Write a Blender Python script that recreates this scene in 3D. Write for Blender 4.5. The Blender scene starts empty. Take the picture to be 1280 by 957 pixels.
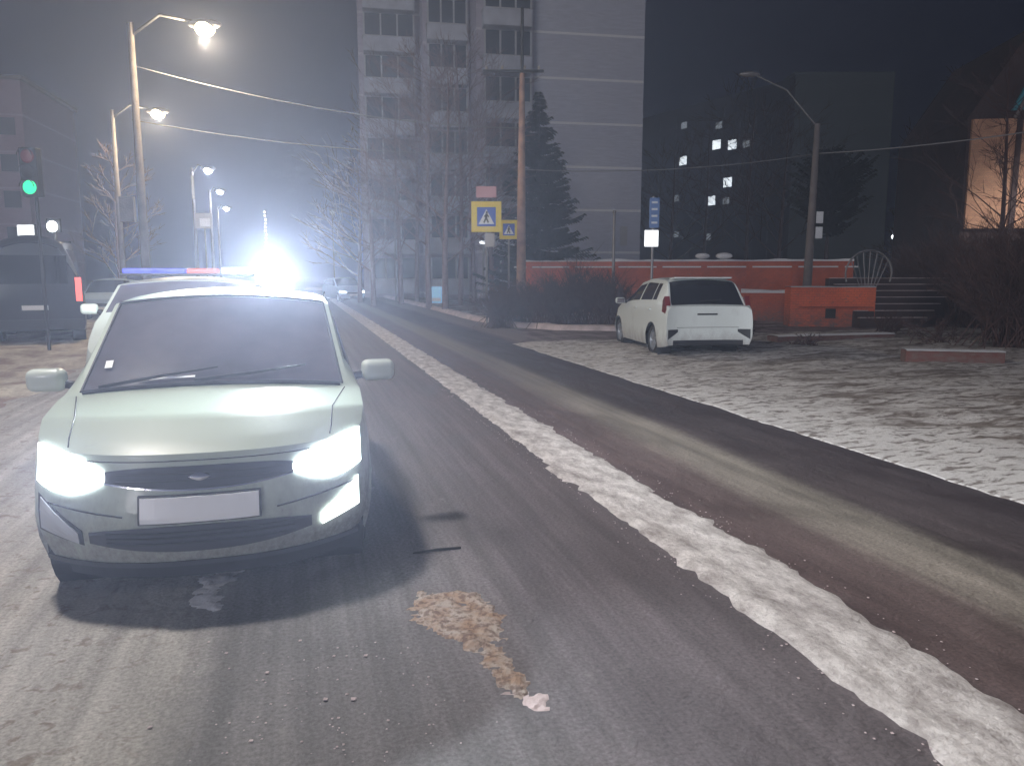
import bpy, bmesh, math, random
from mathutils import Vector, Matrix, noise as mnoise
random.seed(7)
R = math.radians
C = bpy.context.scene.collection
H, F, P, A = 1.58, 950.0, R(8), R(15.6)
SA, CA = math.sin(A), math.cos(A)
# ---------------------------------------------------------------- placing
def ray(u, v):
    fx = (u-640)/F; uy = (478.5-v)/F
    return fx, math.cos(P)+uy*math.sin(P), -math.sin(P)+uy*math.cos(P)
def at(u, v, y):
    d = ray(u, v); k = y/d[1]
    return Vector((d[0]*k, y, H+d[2]*k))
def gp(u, v, z=0):
    d = ray(u, v); k = (z-H)/d[2]
    return Vector((d[0]*k, d[1]*k, z))
def rd(t, s, z=0):            # road coordinates: t to the right, s along the road
    return Vector((t*CA-s*SA, t*SA+s*CA, z))
# ---------------------------------------------------------------- materials
def mat(name, col, rough=.6, metal=0, emit=None, es=0, var=0, scale=5, bump=0, bscale=40, coat=0, spec=None, sample=False):
    m = bpy.data.materials.new(name); m.use_nodes = True
    n = m.node_tree.nodes; l = m.node_tree.links; b = n['Principled BSDF']
    b.inputs['Base Color'].default_value = (*col, 1)
    b.inputs['Roughness'].default_value = rough; b.inputs['Metallic'].default_value = metal
    b.inputs['Coat Weight'].default_value = coat
    if spec is not None: b.inputs['Specular IOR Level'].default_value = spec
    if emit:
        b.inputs['Emission Color'].default_value = (*emit, 1); b.inputs['Emission Strength'].default_value = es
        if not sample: m.cycles.emission_sampling = 'NONE'
    if var or bump: tc = n.new('ShaderNodeTexCoord')
    if var:
        t = n.new('ShaderNodeTexNoise'); t.inputs['Scale'].default_value = scale; t.inputs['Detail'].default_value = 8
        r = n.new('ShaderNodeMapRange'); r.inputs['To Min'].default_value = 1-var; r.inputs['To Max'].default_value = 1+var
        r.inputs['From Min'].default_value = .3; r.inputs['From Max'].default_value = .7
        x = n.new('ShaderNodeVectorMath'); x.operation = 'SCALE'; x.inputs[0].default_value = col
        l.new(tc.outputs['Object'], t.inputs['Vector']); l.new(t.outputs['Fac'], r.inputs['Value'])
        l.new(r.outputs['Result'], x.inputs['Scale']); l.new(x.outputs[0], b.inputs['Base Color'])
    if bump:
        t = n.new('ShaderNodeTexNoise'); t.inputs['Scale'].default_value = bscale; t.inputs['Detail'].default_value = 6
        q = n.new('ShaderNodeBump'); q.inputs['Strength'].default_value = bump; q.inputs['Distance'].default_value = .05
        l.new(tc.outputs['Object'], t.inputs['Vector']); l.new(t.outputs['Fac'], q.inputs['Height']); l.new(q.outputs['Normal'], b.inputs['Normal'])
    return m
class NT:                      # tiny node helper
    def __init__(s, name, rough=.8):
        s.m = bpy.data.materials.new(name); s.m.use_nodes = True
        s.n = s.m.node_tree.nodes; s.l = s.m.node_tree.links; s.b = s.n['Principled BSDF']
        s.b.inputs['Roughness'].default_value = rough
        s.tc = s.n.new('ShaderNodeTexCoord').outputs['Object']
    def put(s, sock, v):
        if isinstance(v, bpy.types.NodeSocket): s.l.new(v, sock)
        elif isinstance(v, tuple) and len(v) == 3 and sock.type == 'RGBA': sock.default_value = (*v, 1)
        else: sock.default_value = v
    def scale(s, vec):
        k = s.n.new('ShaderNodeMapping'); s.l.new(s.tc, k.inputs['Vector']); k.inputs['Scale'].default_value = vec
        return k.outputs[0]
    def noise(s, vec, sc, det=8, rough=.6, dist=0):
        k = s.n.new('ShaderNodeTexNoise'); s.l.new(vec, k.inputs['Vector']); k.inputs['Scale'].default_value = sc
        k.inputs['Detail'].default_value = det; k.inputs['Roughness'].default_value = rough; k.inputs['Distortion'].default_value = dist
        return k.outputs['Fac']
    def rng(s, v, a, b, c=0., d=1., smooth=False):
        k = s.n.new('ShaderNodeMapRange'); s.put(k.inputs['Value'], v)
        if smooth: k.interpolation_type = 'SMOOTHSTEP'
        for i, q in zip(('From Min', 'From Max', 'To Min', 'To Max'), (a, b, c, d)): k.inputs[i].default_value = q
        return k.outputs['Result']
    def math(s, op, a, b=0.):
        k = s.n.new('ShaderNodeMath'); k.operation = op; s.put(k.inputs[0], a); s.put(k.inputs[1], b); return k.outputs[0]
    def mix(s, f, a, b):
        k = s.n.new('ShaderNodeMix'); k.data_type = 'RGBA'
        s.put(k.inputs['Factor'], f); s.put(k.inputs[6], a); s.put(k.inputs[7], b); return k.outputs[2]
    def xyz(s, vec):
        k = s.n.new('ShaderNodeSeparateXYZ'); s.l.new(vec, k.inputs[0]); return k.outputs
    def ramp(s, f, stops):
        k = s.n.new('ShaderNodeValToRGB'); s.l.new(f, k.inputs[0]); e = k.color_ramp.elements
        while len(e) < len(stops): e.new(.5)
        for q, (p, c) in zip(e, stops): q.position = p; q.color = (*c, 1)
        return k.outputs[0]
    def bump(s, h, st=.5, dist=.02, prev=None):
        k = s.n.new('ShaderNodeBump'); s.l.new(h, k.inputs['Height']); k.inputs['Strength'].default_value = st; k.inputs['Distance'].default_value = dist
        if prev: s.l.new(prev, k.inputs['Normal'])
        return k.outputs[0]
    def out(s, col=None, nor=None, rough=None):
        if col is not None: s.put(s.b.inputs['Base Color'], col)
        if nor is not None: s.l.new(nor, s.b.inputs['Normal'])
        if rough is not None: s.put(s.b.inputs['Roughness'], rough)
        return s.m
M = {}
M['white'] = mat('white_paint', (.66, .72, .64), .3, coat=.5, var=.06, scale=3, bump=.02, bscale=200)
M['whiteb'] = mat('white_paint_hatch', (.64, .67, .67), .35, coat=.4, var=.14, scale=6)
M['greyv'] = mat('dull_white_paint', (.55, .6, .54), .35, coat=.4, var=.06, scale=3)
M['dark_paint'] = mat('dark_blue_paint', (.01, .01, .02), .3, coat=.6, var=.1)
M['bluecar'] = mat('pale_blue_paint', (.4, .5, .62), .35, coat=.4)
M['black'] = mat('black_plastic', (.018, .017, .022), .55, bump=.05, bscale=300)
M['underb'] = mat('underbody', (.01, .01, .012), .8)
M['glass'] = mat('tinted_glass', (.1, .09, .11), .12, coat=.4, spec=.7, var=.35, scale=1.6)
M['glassk'] = mat('black_glass', (.008, .008, .012), .1, spec=.6)
M['rubber'] = mat('rubber', (.02, .02, .02), .85)
M['rim'] = mat('alloy', (.5, .52, .56), .35, .8)
M['chrome'] = mat('chrome', (.7, .7, .72), .15, 1)
M['plate'] = mat('plate_white', (.95, .96, .98), .35, coat=.3)
M['lens_on'] = mat('lens_lit', (.9, .9, .95), .2, emit=(.86, .92, 1), es=14)
M['fog_on'] = mat('fog_lit', (.9, .9, .95), .2, emit=(.9, 1, .98), es=7)
M['strobe'] = mat('strobe_lit', (.9, .9, .95), .2, emit=(.86, .96, 1), es=40)
M['lens'] = mat('clear_lens', (.5, .52, .55), .1, coat=.6)
M['red_on'] = mat('tail_lit', (.5, .03, .03), .3, emit=(1, .16, .13), es=1.6)
M['red_off'] = mat('tail_lens', (.16, .012, .012), .25, coat=.6)
M['blue_l'] = mat('blue_lens', (.05, .06, .4), .3, emit=(.12, .14, 1), es=.5)
M['red_l'] = mat('red_lens', (.4, .05, .05), .3, emit=(1, .25, .2), es=.35)
M['lamp_w'] = mat('lamp_warm', (1, 1, 1), .5, emit=(1, .8, .42), es=14)
M['lamp_c'] = mat('lamp_cool', (1, 1, 1), .5, emit=(.92, .97, 1), es=9)
M['green_on'] = mat('green_signal', (.05, .4, .2), .5, emit=(.0, .85, .33), es=1.6)
M['metal'] = mat('galvanised', (.26, .25, .26), .5, .5, var=.15, scale=6)
M['concrete'] = mat('concrete', (.19, .165, .16), .9, var=.2, scale=4, bump=.3, bscale=30)
M['wood'] = mat('old_wood', (.42, .26, .2), .9, var=.3, scale=5, bump=.3)
M['bark'] = mat('bark', (.06, .042, .042), .95, var=.3, scale=8, bump=.4)
M['bark_l'] = mat('bark_pale', (.2, .14, .155), .95, var=.3, scale=8)
M['twig'] = mat('twig', (.075, .04, .036), .95, var=.3, scale=5)
M['twig_s'] = mat('twig_frosted', (.17, .11, .11), .95, var=.3, scale=5)
M['needle'] = mat('needles', (.018, .02, .016), .95, var=.4, scale=4, spec=.1)
M['cable'] = mat('cable', (.25, .25, .27), .5)
M['snow'] = mat('snow_cap', (.75, .76, .8), .8, bump=.4, bscale=12)
M['yellow'] = mat('sign_yellow', (.8, .62, .03), .4, emit=None)
M['blue'] = mat('sign_blue', (.03, .1, .5), .4)
M['sblue'] = mat('sign_blue_pale', (.14, .24, .5), .4)
M['swhite'] = mat('sign_white', (.8, .82, .85), .4)
M['sgrey'] = mat('sign_back', (.4, .38, .38), .5)
M['sblack'] = mat('sign_black', (.01, .01, .01), .5)
M['spink'] = mat('sign_faded', (.55, .3, .34), .5)
M['boxw'] = mat('lit_panel', (.9, .9, .9), .4, emit=(.93, .97, 1), es=1.3)
M['winlit'] = mat('window_lit', (.9, .9, .9), .4, emit=(.86, .94, 1), es=2.2)
M['windim'] = mat('window_dim', (.5, .5, .5), .4, emit=(.8, .9, 1), es=.3)
M['windark'] = mat('window_dark', (.02, .025, .03), .15)
M['frame'] = mat('window_frame', (.5, .5, .5), .5)
M['led'] = mat('garland_bulb', (1, 1, 1), .5, emit=(1, 1, 1), es=5)
M['palebox'] = mat('pale_blue_panel', (.3, .55, .8), .5, emit=(.35, .7, 1), es=.35)
# brick / wall materials
def brick(name, c1, c2, sc, mortar=(.2, .17, .16)):
    k = NT(name, .9); n = k.n.new('ShaderNodeTexBrick'); k.l.new(k.tc, n.inputs['Vector'])
    mp = k.n.new('ShaderNodeMapping'); mp.inputs['Rotation'].default_value = (R(90), 0, 0)
    k.l.new(k.tc, mp.inputs['Vector']); k.l.new(mp.outputs[0], n.inputs['Vector'])
    n.inputs['Scale'].default_value = sc; n.inputs['Color1'].default_value = (*c1, 1); n.inputs['Color2'].default_value = (*c2, 1)
    n.inputs['Mortar'].default_value = (*mortar, 1); n.inputs['Mortar Size'].default_value = .012
    f = k.noise(k.tc, 1.5); c = k.mix(k.rng(f, .35, .7, 0, .45), n.outputs['Color'], tuple(x*.4 for x in c1)); f3 = k.noise(k.scale((1, 1, 1.6)), 7, 9, .7); c = k.mix(k.rng(f3, .58, .66, 0, .7), c, (.2, .15, .14)); c = k.mix(k.math('MULTIPLY', k.rng(k.xyz(k.tc)['Z'], .7, .1), k.rng(f3, .3, .6)), c, (.16, .12, .11))
    return k.out(c, k.bump(k.noise(k.tc, 60), .3, .01))
M['redwall'] = brick('red_painted_wall', (.6, .14, .065), (.52, .115, .055), 3.2, (.34, .09, .06))
M['darkred'] = brick('dark_red_brick', (.2, .055, .04), (.16, .045, .035), 3.2, (.13, .05, .04))
M['orangewall'] = brick('orange_wall', (.85, .19, .08), (.78, .16, .07), 3.2, (.45, .1, .07))
M['tanbrick'] = brick('tan_brick', (.62, .36, .22), (.5, .26, .16), 2.2, (.4, .27, .2))
def panelmat(name, col, h, seam=(.55, .55, .58), z0=0., w=3.2):
    k = NT(name, .9); o = k.xyz(k.tc)
    fz = k.math('FRACT', k.math('DIVIDE', k.math('SUBTRACT', o['Z'], z0), h)); m = k.math('LESS_THAN', fz, .055)
    f2 = k.noise(k.scale((.6, .6, 4)), 2.0, 6); f1 = k.noise(k.tc, .35, 4)
    c = k.mix(k.rng(f2, .35, .65, 0, .5), col, tuple(x*.62 for x in col)); c = k.mix(k.rng(f1, .4, .7, 0, .4), c, tuple(x*.8 for x in col))
    return k.out(k.mix(m, c, seam), k.bump(k.noise(k.tc, 8), .2, .02))
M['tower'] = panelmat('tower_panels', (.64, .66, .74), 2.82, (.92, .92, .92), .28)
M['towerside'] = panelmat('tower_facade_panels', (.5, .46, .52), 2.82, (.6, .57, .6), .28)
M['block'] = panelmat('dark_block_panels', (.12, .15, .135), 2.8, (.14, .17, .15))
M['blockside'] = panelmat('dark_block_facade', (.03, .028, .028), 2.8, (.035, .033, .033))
M['pinkb'] = panelmat('pink_block_panels', (.4, .27, .3), 2.8, (.45, .35, .38))
M['teal'] = mat('teal_sheet', (.04, .27, .34), .6, var=.2)
M['dkbrown'] = mat('dark_brown_wall', (.05, .03, .028), .9, var=.3, scale=1)
M['balc'] = mat('balcony_panel', (.5, .52, .56), .8, var=.2, scale=1)
# ---------------------------------------------------------------- mesh helper
class MB:
    def __init__(s): s.v = []; s.f = []
    def add(s, vs, fs):
        b = len(s.v); s.v += [tuple(q) for q in vs]; s.f += [tuple(i+b for i in f) for f in fs]; return s
    def box(s, c, d, rz=0, rx=0, ry=0):
        m = Matrix.Rotation(rz, 3, 'Z') @ Matrix.Rotation(ry, 3, 'Y') @ Matrix.Rotation(rx, 3, 'X'); c = Vector(c)
        vs = [c+m @ Vector((x*d[0]/2, y*d[1]/2, z*d[2]/2)) for x in (-1, 1) for y in (-1, 1) for z in (-1, 1)]
        return s.add(vs, [(0, 1, 3, 2), (4, 6, 7, 5), (0, 4, 5, 1), (2, 3, 7, 6), (0, 2, 6, 4), (1, 5, 7, 3)])
    def tube(s, pts, rr, n=8, cap=True):
        pts = [Vector(p) for p in pts]
        if not isinstance(rr, (list, tuple)): rr = [rr]*len(pts)
        vs = []; 
        for i, p in enumerate(pts):
            t = (pts[min(i+1, len(pts)-1)]-pts[max(i-1, 0)])
            if t.length < 1e-9: t = Vector((0, 0, 1))
            t.normalize(); a = t.orthogonal() if abs(t.z) > .98 else t.cross(Vector((0, 0, 1)))
            if abs(t.z) > .98: a = Vector((1, 0, 0)) - t*t.x
            a.normalize(); b = t.cross(a)
            vs += [p+(a*math.cos(6.28318*k/n)+b*math.sin(6.28318*k/n))*rr[i] for k in range(n)]
        fs = [(i*n+k, i*n+(k+1) % n, (i+1)*n+(k+1) % n, (i+1)*n+k) for i in range(len(pts)-1) for k in range(n)]
        if cap: fs += [tuple(range(n))[::-1], tuple((len(pts)-1)*n+k for k in range(n))]
        return s.add(vs, fs)
    def lathe(s, prof, n=24, c=(0, 0, 0), axis='Z'):
        c = Vector(c); vs = []
        for r, z in prof:
            for k in range(n):
                a = 6.28318531*k/n; x, y = r*math.cos(a), r*math.sin(a)
                vs.append(c+(Vector((x, y, z)) if axis == 'Z' else Vector((x, z, y))))
        m = len(prof)
        fs = [(i*n+k, i*n+(k+1) % n, (i+1)*n+(k+1) % n, (i+1)*n+k) for i in range(m-1) for k in range(n)]
        return s.add(vs, fs)
    def prism(s, poly, y0, y1):            # poly in (x,z), extruded along y
        n = len(poly); vs = [(x, y0, z) for x, z in poly]+[(x, y1, z) for x, z in poly]
        return s.add(vs, [tuple(range(n)), tuple(range(2*n-1, n-1, -1))]+[(i, i+n, (i+1) % n+n, (i+1) % n) for i in range(n)])
    def sphere(s, c, r, n=12, sq=(1, 1, 1)):
        c = Vector(c); m = n//2; vs = []
        for i in range(m+1):
            th = math.pi*i/m
            for k in range(n):
                ph = 6.28318*k/n; vs.append(c+Vector((r*sq[0]*math.sin(th)*math.cos(ph), r*sq[1]*math.sin(th)*math.sin(ph), r*sq[2]*math.cos(th))))
        return s.add(vs, [(i*n+k, i*n+(k+1) % n, (i+1)*n+(k+1) % n, (i+1)*n+k) for i in range(m) for k in range(n)])
    def build(s, name, m, parent=None, smooth=False, bevel=0, loc=None):
        me = bpy.data.meshes.new(name); me.from_pydata(s.v, [], s.f); me.materials.append(m)
        bm = bmesh.new(); bm.from_mesh(me); bmesh.ops.remove_doubles(bm, verts=bm.verts, dist=1e-5)
        bmesh.ops.recalc_face_normals(bm, faces=bm.faces)
        bm.to_mesh(me); bm.free()
        if smooth: me.polygons.foreach_set('use_smooth', [True]*len(me.polygons))
        o = bpy.data.objects.new(name, me); C.objects.link(o)
        if parent: o.parent = parent
        if loc is not None: o.location = loc
        if bevel:
            b = o.modifiers.new('b', 'BEVEL'); b.width = bevel; b.segments = 2
        if smooth: 
            w = o.modifiers.new('w', 'WEIGHTED_NORMAL') if False else None
        return o
def tag(o, label=None, cat=None, group=None, kind=None):
    for k, v in (('label', label), ('category', cat), ('group', group), ('kind', kind)):
        if v: o[k] = v
    return o
def empty(name, loc, rz=0, label=None, cat=None, group=None):
    o = bpy.data.objects.new(name, None); C.objects.link(o); o.location = loc; o.rotation_euler = (0, 0, rz); o.empty_display_size = .2
    return tag(o, label, cat, group)
def light(name, kind, loc, power, col, size=.1, parent=None, rot=None, cone=None):
    l = bpy.data.lights.new(name, kind); l.energy = power; l.color = col
    if kind == 'SPOT': l.spot_size = cone; l.spot_blend = .6
    l.shadow_soft_size = size
    o = bpy.data.objects.new(name, l); C.objects.link(o); o.location = loc
    if parent: o.parent = parent
    if rot: o.rotation_euler = rot
    return o
def copy_tree(o, parent=None):
    c = o.copy(); C.objects.link(c)
    if parent: c.parent = parent
    for ch in list(o.children): copy_tree(ch, c)
    return c
# ================================================================= setting
def flat(name, pts, m, z=0, kind='structure', rz=0, loc=(0, 0, 0)):
    o = MB().add([(x, y, z) for x, y in pts], [tuple(range(len(pts)))]).build(name, m); o.rotation_euler[2] = rz; o.location = loc
    return tag(o, kind=kind)
# dirty snow ground
k = NT('ground_dirty_snow', .95)
f = k.noise(k.scale((1, .5, 1)), .9, 10, .65); f2 = k.noise(k.tc, 9, 8)
c = k.mix(k.rng(f, .42, .6), (.1, .07, .065), (.42, .4, .42)); c = k.mix(k.rng(f2, .5, .7, 0, .6), c, (.09, .06, .05))
mg = k.out(c, k.bump(f2, .6, .04))
flat('ground', [(-600, -60), (600, -60), (600, 1100), (-600, 1100)], mg, -.012)
# road asphalt: wheel tracks across t, frost and wet
k = NT('icy_asphalt', .6); o = k.xyz(k.tc)
wob = k.math('MULTIPLY', k.math('SUBTRACT', k.noise(k.scale((1, .12, 1)), 1.4, 5), .5), .35)
wob2 = k.math('MULTIPLY', k.math('SUBTRACT', k.noise(k.tc, 14, 6), .5), .16)
t = k.math('ADD', k.math('ADD', o['X'], wob), wob2)
tn = k.rng(t, -8, 8)
def q(t): return (t+8)/16
c = k.ramp(tn, [(q(-8), (.3, .27, .26)), (q(-1.3), (.38, .36, .34)), (q(-.56), (.35, .335, .31)), (q(-.34), (.185, .18, .18)), (q(.3), (.19, .18, .185)), (q(1.2), (.16, .142, .155)), (q(1.95), (.145, .122, .13)),
  (q(2.6), (.1, .066, .064)), (q(3.02), (.1, .07, .066)), (q(3.2), (.2, .17, .145)), (q(3.6), (.19, .165, .14)), (q(3.78), (.055, .04, .042)), (q(4.85), (.05, .038, .045)), (q(5.2), (.2, .16, .16))])
n1 = k.noise(k.tc, 55, 8, .7); n2 = k.noise(k.scale((1, .35, 1)), 2.2, 8, .6, 1)
fine = k.rng(n1, .3, .7, .6, 1.4); big = k.math('MULTIPLY', k.rng(n2, .3, .7, .75, 1.25), k.rng(k.noise(k.scale((5, .12, 1)), 1.6, 6, .65), .3, .7, .72, 1.28))
v = k.n.new('ShaderNodeVectorMath'); v.operation = 'SCALE'; k.l.new(c, v.inputs[0]); k.l.new(k.math('MULTIPLY', fine, big), v.inputs['Scale'])
fr = k.noise(k.scale((1, .6, 1)), 6, 10, .7); frm = k.rng(fr, .6, .74, 0, .5)
lm = k.rng(o['X'], .9, -.6); frm = k.math('MULTIPLY', frm, k.rng(o['X'], 1.6, .2, .25, 1))
c2 = k.mix(frm, v.outputs[0], (.5, .49, .46))
# dark gritty clods in the paler strip left
cl = k.noise(k.scale((1, 1, 1)), 11, 5, .6, .6); clm = k.math('MULTIPLY', k.rng(cl, .56, .64, 0, .6), k.rng(o['X'], -.3, -.9))
c2 = k.mix(clm, c2, (.16, .12, .09))
rough = k.rng(n2, .35, .65, .6, .9)
nb = k.bump(n1, .45, .008); nb = k.bump(cl, .35, .03, nb)
mr = k.out(c2, nb, rough)
mr_o = flat('road', [(-9, -30), (4.9, -30), (4.9, 17.2), (5.6, 18.6), (6.2, 21), (6.3, 40), (7.5, 120), (8, 420), (-9, 420)], mr, 0, rz=A)
# side street surface
k = NT('packed_snow_side', .8); f = k.noise(k.scale((1, .4, 1)), 2, 8); f2 = k.noise(k.tc, 20, 8)
c = k.mix(k.rng(f, .4, .62), (.12, .085, .085), (.3, .24, .24)); c = k.mix(k.rng(f2, .5, .7, 0, .5), c, (.08, .06, .06))
flat('side_street', [(4.4, 17.1), (60, 15.4), (60, 19.8), (9.2, 20.6), (6.9, 22), (5.2, 22)], k.out(c, k.bump(f2, .5, .02)), -.004, rz=A)
# snowy verge right: heightfield
k = NT('trodden_snow', .9); o = k.xyz(k.tc)
f = k.noise(k.scale((.55, 1.5, 1)), 1.5, 10, .7, .8); f2 = k.noise(k.scale((.5, 1.1, 1)), 10, 8, .65, .4); f3 = k.noise(k.tc, 40, 6)
edge = k.rng(o['X'], 4.9, 6.6, .17, 0)
d = k.rng(k.math('SUBTRACT', f, edge), .46, .58); c = k.mix(k.math('MULTIPLY', d, .82), (.6, .57, .56), (.13, .095, .075))
c = k.mix(k.rng(f2, .51, .6, 0, .8), c, (.1, .07, .055)); c = k.mix(k.rng(f3, .55, .7, 0, .35), c, (.1, .08, .07))
mv = k.out(c, k.bump(f3, .5, .02, k.bump(f2, .5, .04)))
def nz(x, y, z=0, s=1): return mnoise.noise(Vector((x*s, y*s, z)))
mb = MB(); NI, NJ = 190, 170; ids = {}
for i in range(NI+1):
    for j in range(NJ+1):
        s = -4+21.2*(j/NJ); tt = (i/NI)**1.5*34
        t0 = 4.82+.06*nz(0, s, 3, 1.3)+.03*nz(0, s, 9, 6)
        z = .035+.03*nz(tt, s*1.5, 1, 1.1)+.018*nz(tt, s*2, 5, 4)+.012*nz(tt, s, 2, 11)+min(tt, 12)*.012
        if i == 0: z = -.01
        elif i < 16: z *= (i/16)**.8
        z = max(z, .006 if i else -.01)
        mb.v.append((t0+tt, s, z))
for i in range(NI):
    for j in range(NJ):
        a = i*(NJ+1)+j; mb.f.append((a, a+NJ+1, a+NJ+2, a+1))
o = mb.build('snow_verge', mv, smooth=True); o.rotation_euler[2] = A; tag(o, kind='structure')
# far right verge past the side street, and left verge
def bumpy(name, t0, t1, s0, s1, m, h, ni=60, nj=60, sc=1.):
    mb = MB()
    for i in range(ni+1):
        for j in range(nj+1):
            tt = t0+(t1-t0)*i/ni; s = s0+(s1-s0)*j/nj
            e = min(1, 6*min(i/ni, 1-i/ni, j/nj, 1-j/nj))
            mb.v.append((tt, s, -.02+e*(h*(.6+.7*nz(tt, s, 4, sc)))+e*.03*nz(tt, s, 1, 3)))
    for i in range(ni):
        for j in range(nj):
            a = i*(nj+1)+j; mb.f.append((a, a+nj+1, a+nj+2, a+1))
    o = mb.build(name, m, smooth=True); o.rotation_euler[2] = A; return tag(o, kind='structure')
k = NT('brown_snow', .95); f = k.noise(k.scale((.6, 1, 1)), 1.2, 9, .65); f2 = k.noise(k.tc, 12, 8)
c = k.mix(k.rng(f, .42, .58), (.09, .055, .055), (.34, .27, .27)); c = k.mix(k.rng(f2, .5, .68, 0, .6), c, (.07, .045, .04))
mbs = k.out(c, k.bump(f2, .6, .05))
bumpy('far_verge', 6.6, 60, 21.2, 44, mbs, .1)
k = NT('left_snow', .9); f = k.noise(k.scale((1, .5, 1)), 1.6, 9, .65); f2 = k.noise(k.tc, 14, 8)
c = k.mix(k.rng(f, .4, .62), (.28, .21, .18), (.62, .57, .47)); c = k.mix(k.rng(f2, .55, .7, 0, .6), c, (.14, .1, .08))
mls = k.out(c, k.bump(f2, .7, .04))
bumpy('left_verge', -9, -3.2, 1, 60, mls, .09, 50, 200, .8)
# snow ridge between the lanes
k = NT('ploughed_snow', .9); o_ = k.xyz(k.tc)
f = k.noise(k.scale((1, .5, 1)), 8, 9, .7); f2 = k.noise(k.tc, 35, 8)
c = k.mix(k.rng(f, .38, .66), (.74, .69, .67), (.28, .24, .23)); c = k.mix(k.rng(f2, .52, .7, 0, .45), c, (.24, .2, .2))
mrg = k.out(c, k.bump(f2, .7, .015, k.bump(f, .5, .03)))
mb = MB(); NJ = 900; NI = 14
for j in range(NJ+1):
    s = -2+ (j/NJ)**1.35*62
    fade = 1 if s < 9 else max(.12, 1-(s-9)/20)
    l = 1.98+.045*nz(0, s, 1, 3.2)+.035*nz(0, s, 7, 9)+.02*nz(0, s, 8, 22); r = 2.5+.07*nz(0, s, 2, 2.6)+.04*nz(0, s, 5, 9)+.02*nz(0, s, 8, 25)
    if 3 < s < 4.3: r += .05
    if s > 5.4 and s < 5.9: l -= .07
    for i in range(NI+1):
        u = i/NI; tt = l+(r-l)*u
        prof = (1-abs(2*u-1)**4)
        z = prof*(.02+.014*math.exp(-((u-.12)/.1)**2)+.01*nz(tt, s, 3, 5)+.007*nz(tt, s, 3, 17))*fade
        mb.v.append((tt, s, (-.004 if i in (0, NI) else max(.006, z))))
for j in range(NJ):
    for i in range(NI):
        a = j*(NI+1)+i; mb.f.append((a, a+1, a+NI+2, a+NI+1))
o = mb.build('snow_ridge', mrg, smooth=True); o.rotation_euler[2] = A; tag(o, kind='structure')
# kerb with snow
def strip(name, pts, w, h, m, kind='structure'):
    mb = MB(); P2 = [Vector(p) for p in pts]
    fine = []
    for a, b in zip(P2, P2[1:]):
        nn = max(2, int((b-a).length/.5)); fine += [a+(b-a)*i/nn for i in range(nn)]
    fine.append(P2[-1]); n = 6
    for i, p in enumerate(fine):
        d = (fine[min(i+1, len(fine)-1)]-fine[max(i-1, 0)]).normalized(); s = Vector((d.y, -d.x, 0))
        ww = w*(1+.3*nz(p.x, p.y, 2, .7))
        for k_ in range(n+1):
            u = k_/n*2-1; mb.v.append(tuple(p+s*u*ww/2+Vector((0, 0, (1-u**4)*h*(1+.35*nz(p.x, p.y, k_, 1.5))-.01))))
    for i in range(len(fine)-1):
        for k_ in range(n): a = i*(n+1)+k_; mb.f.append((a, a+1, a+n+2, a+n+1))
    return tag(mb.build(name, m, smooth=True), kind=kind)
M['kerbsnow'] = mat('kerb_snow', (.6, .5, .5), .9, var=.25, scale=3, bump=.5, bscale=15)
strip('snowy_kerb', [rd(6.25, 95), rd(6.35, 55), rd(6.35, 37), rd(6.2, 27), rd(6.45, 23.4), rd(7.4, 21.5), rd(9, 20.7), rd(12, 20.3)], .5, .16, M['kerbsnow'])
strip('far_snow_bank', [(-24, 90, 0), (-12, 72, 0), (-4.5, 57, 0), (0, 52, 0)], .9, .3, M['kerbsnow'])
# crumbs of ice
mb = MB()
for i in range(110):
    u = random.gauss(400, 90); v = random.uniform(800, 955)
    p = gp(u, v, .004); r = random.uniform(.002, .005)*(1 if random.random() < .82 else random.uniform(1.6, 2.6))
    vs = [p+Vector((random.uniform(.6, 1)*r*a, random.uniform(.6, 1)*r*b, r*.2*(c_+1))) for a in (-1, 1) for b in (-1, 1) for c_ in (-1, .6)]
    mb.add(vs, [(0, 1, 3, 2), (4, 6, 7, 5), (0, 4, 5, 1), (2, 3, 7, 6), (0, 2, 6, 4), (1, 5, 7, 3)])
for i in range(500):
    tt = random.choice([random.gauss(1.93, .06), random.gauss(2.58, .06)]); s = random.uniform(1, 12)
    p = rd(tt, s, .003); r = random.uniform(.002, .006)
    vs = [p+Vector((random.uniform(.6, 1)*r*a, random.uniform(.6, 1)*r*b, r*.2*(c_+1))) for a in (-1, 1) for b in (-1, 1) for c_ in (-1, .6)]
    mb.add(vs, [(0, 1, 3, 2), (4, 6, 7, 5), (0, 4, 5, 1), (2, 3, 7, 6), (0, 2, 6, 4), (1, 5, 7, 3)])
o = mb.build('ice_crumbs', M['kerbsnow']); tag(o, 'tiny crumbs of ice and snow scattered over the asphalt', 'ice', kind='stuff')
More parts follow.
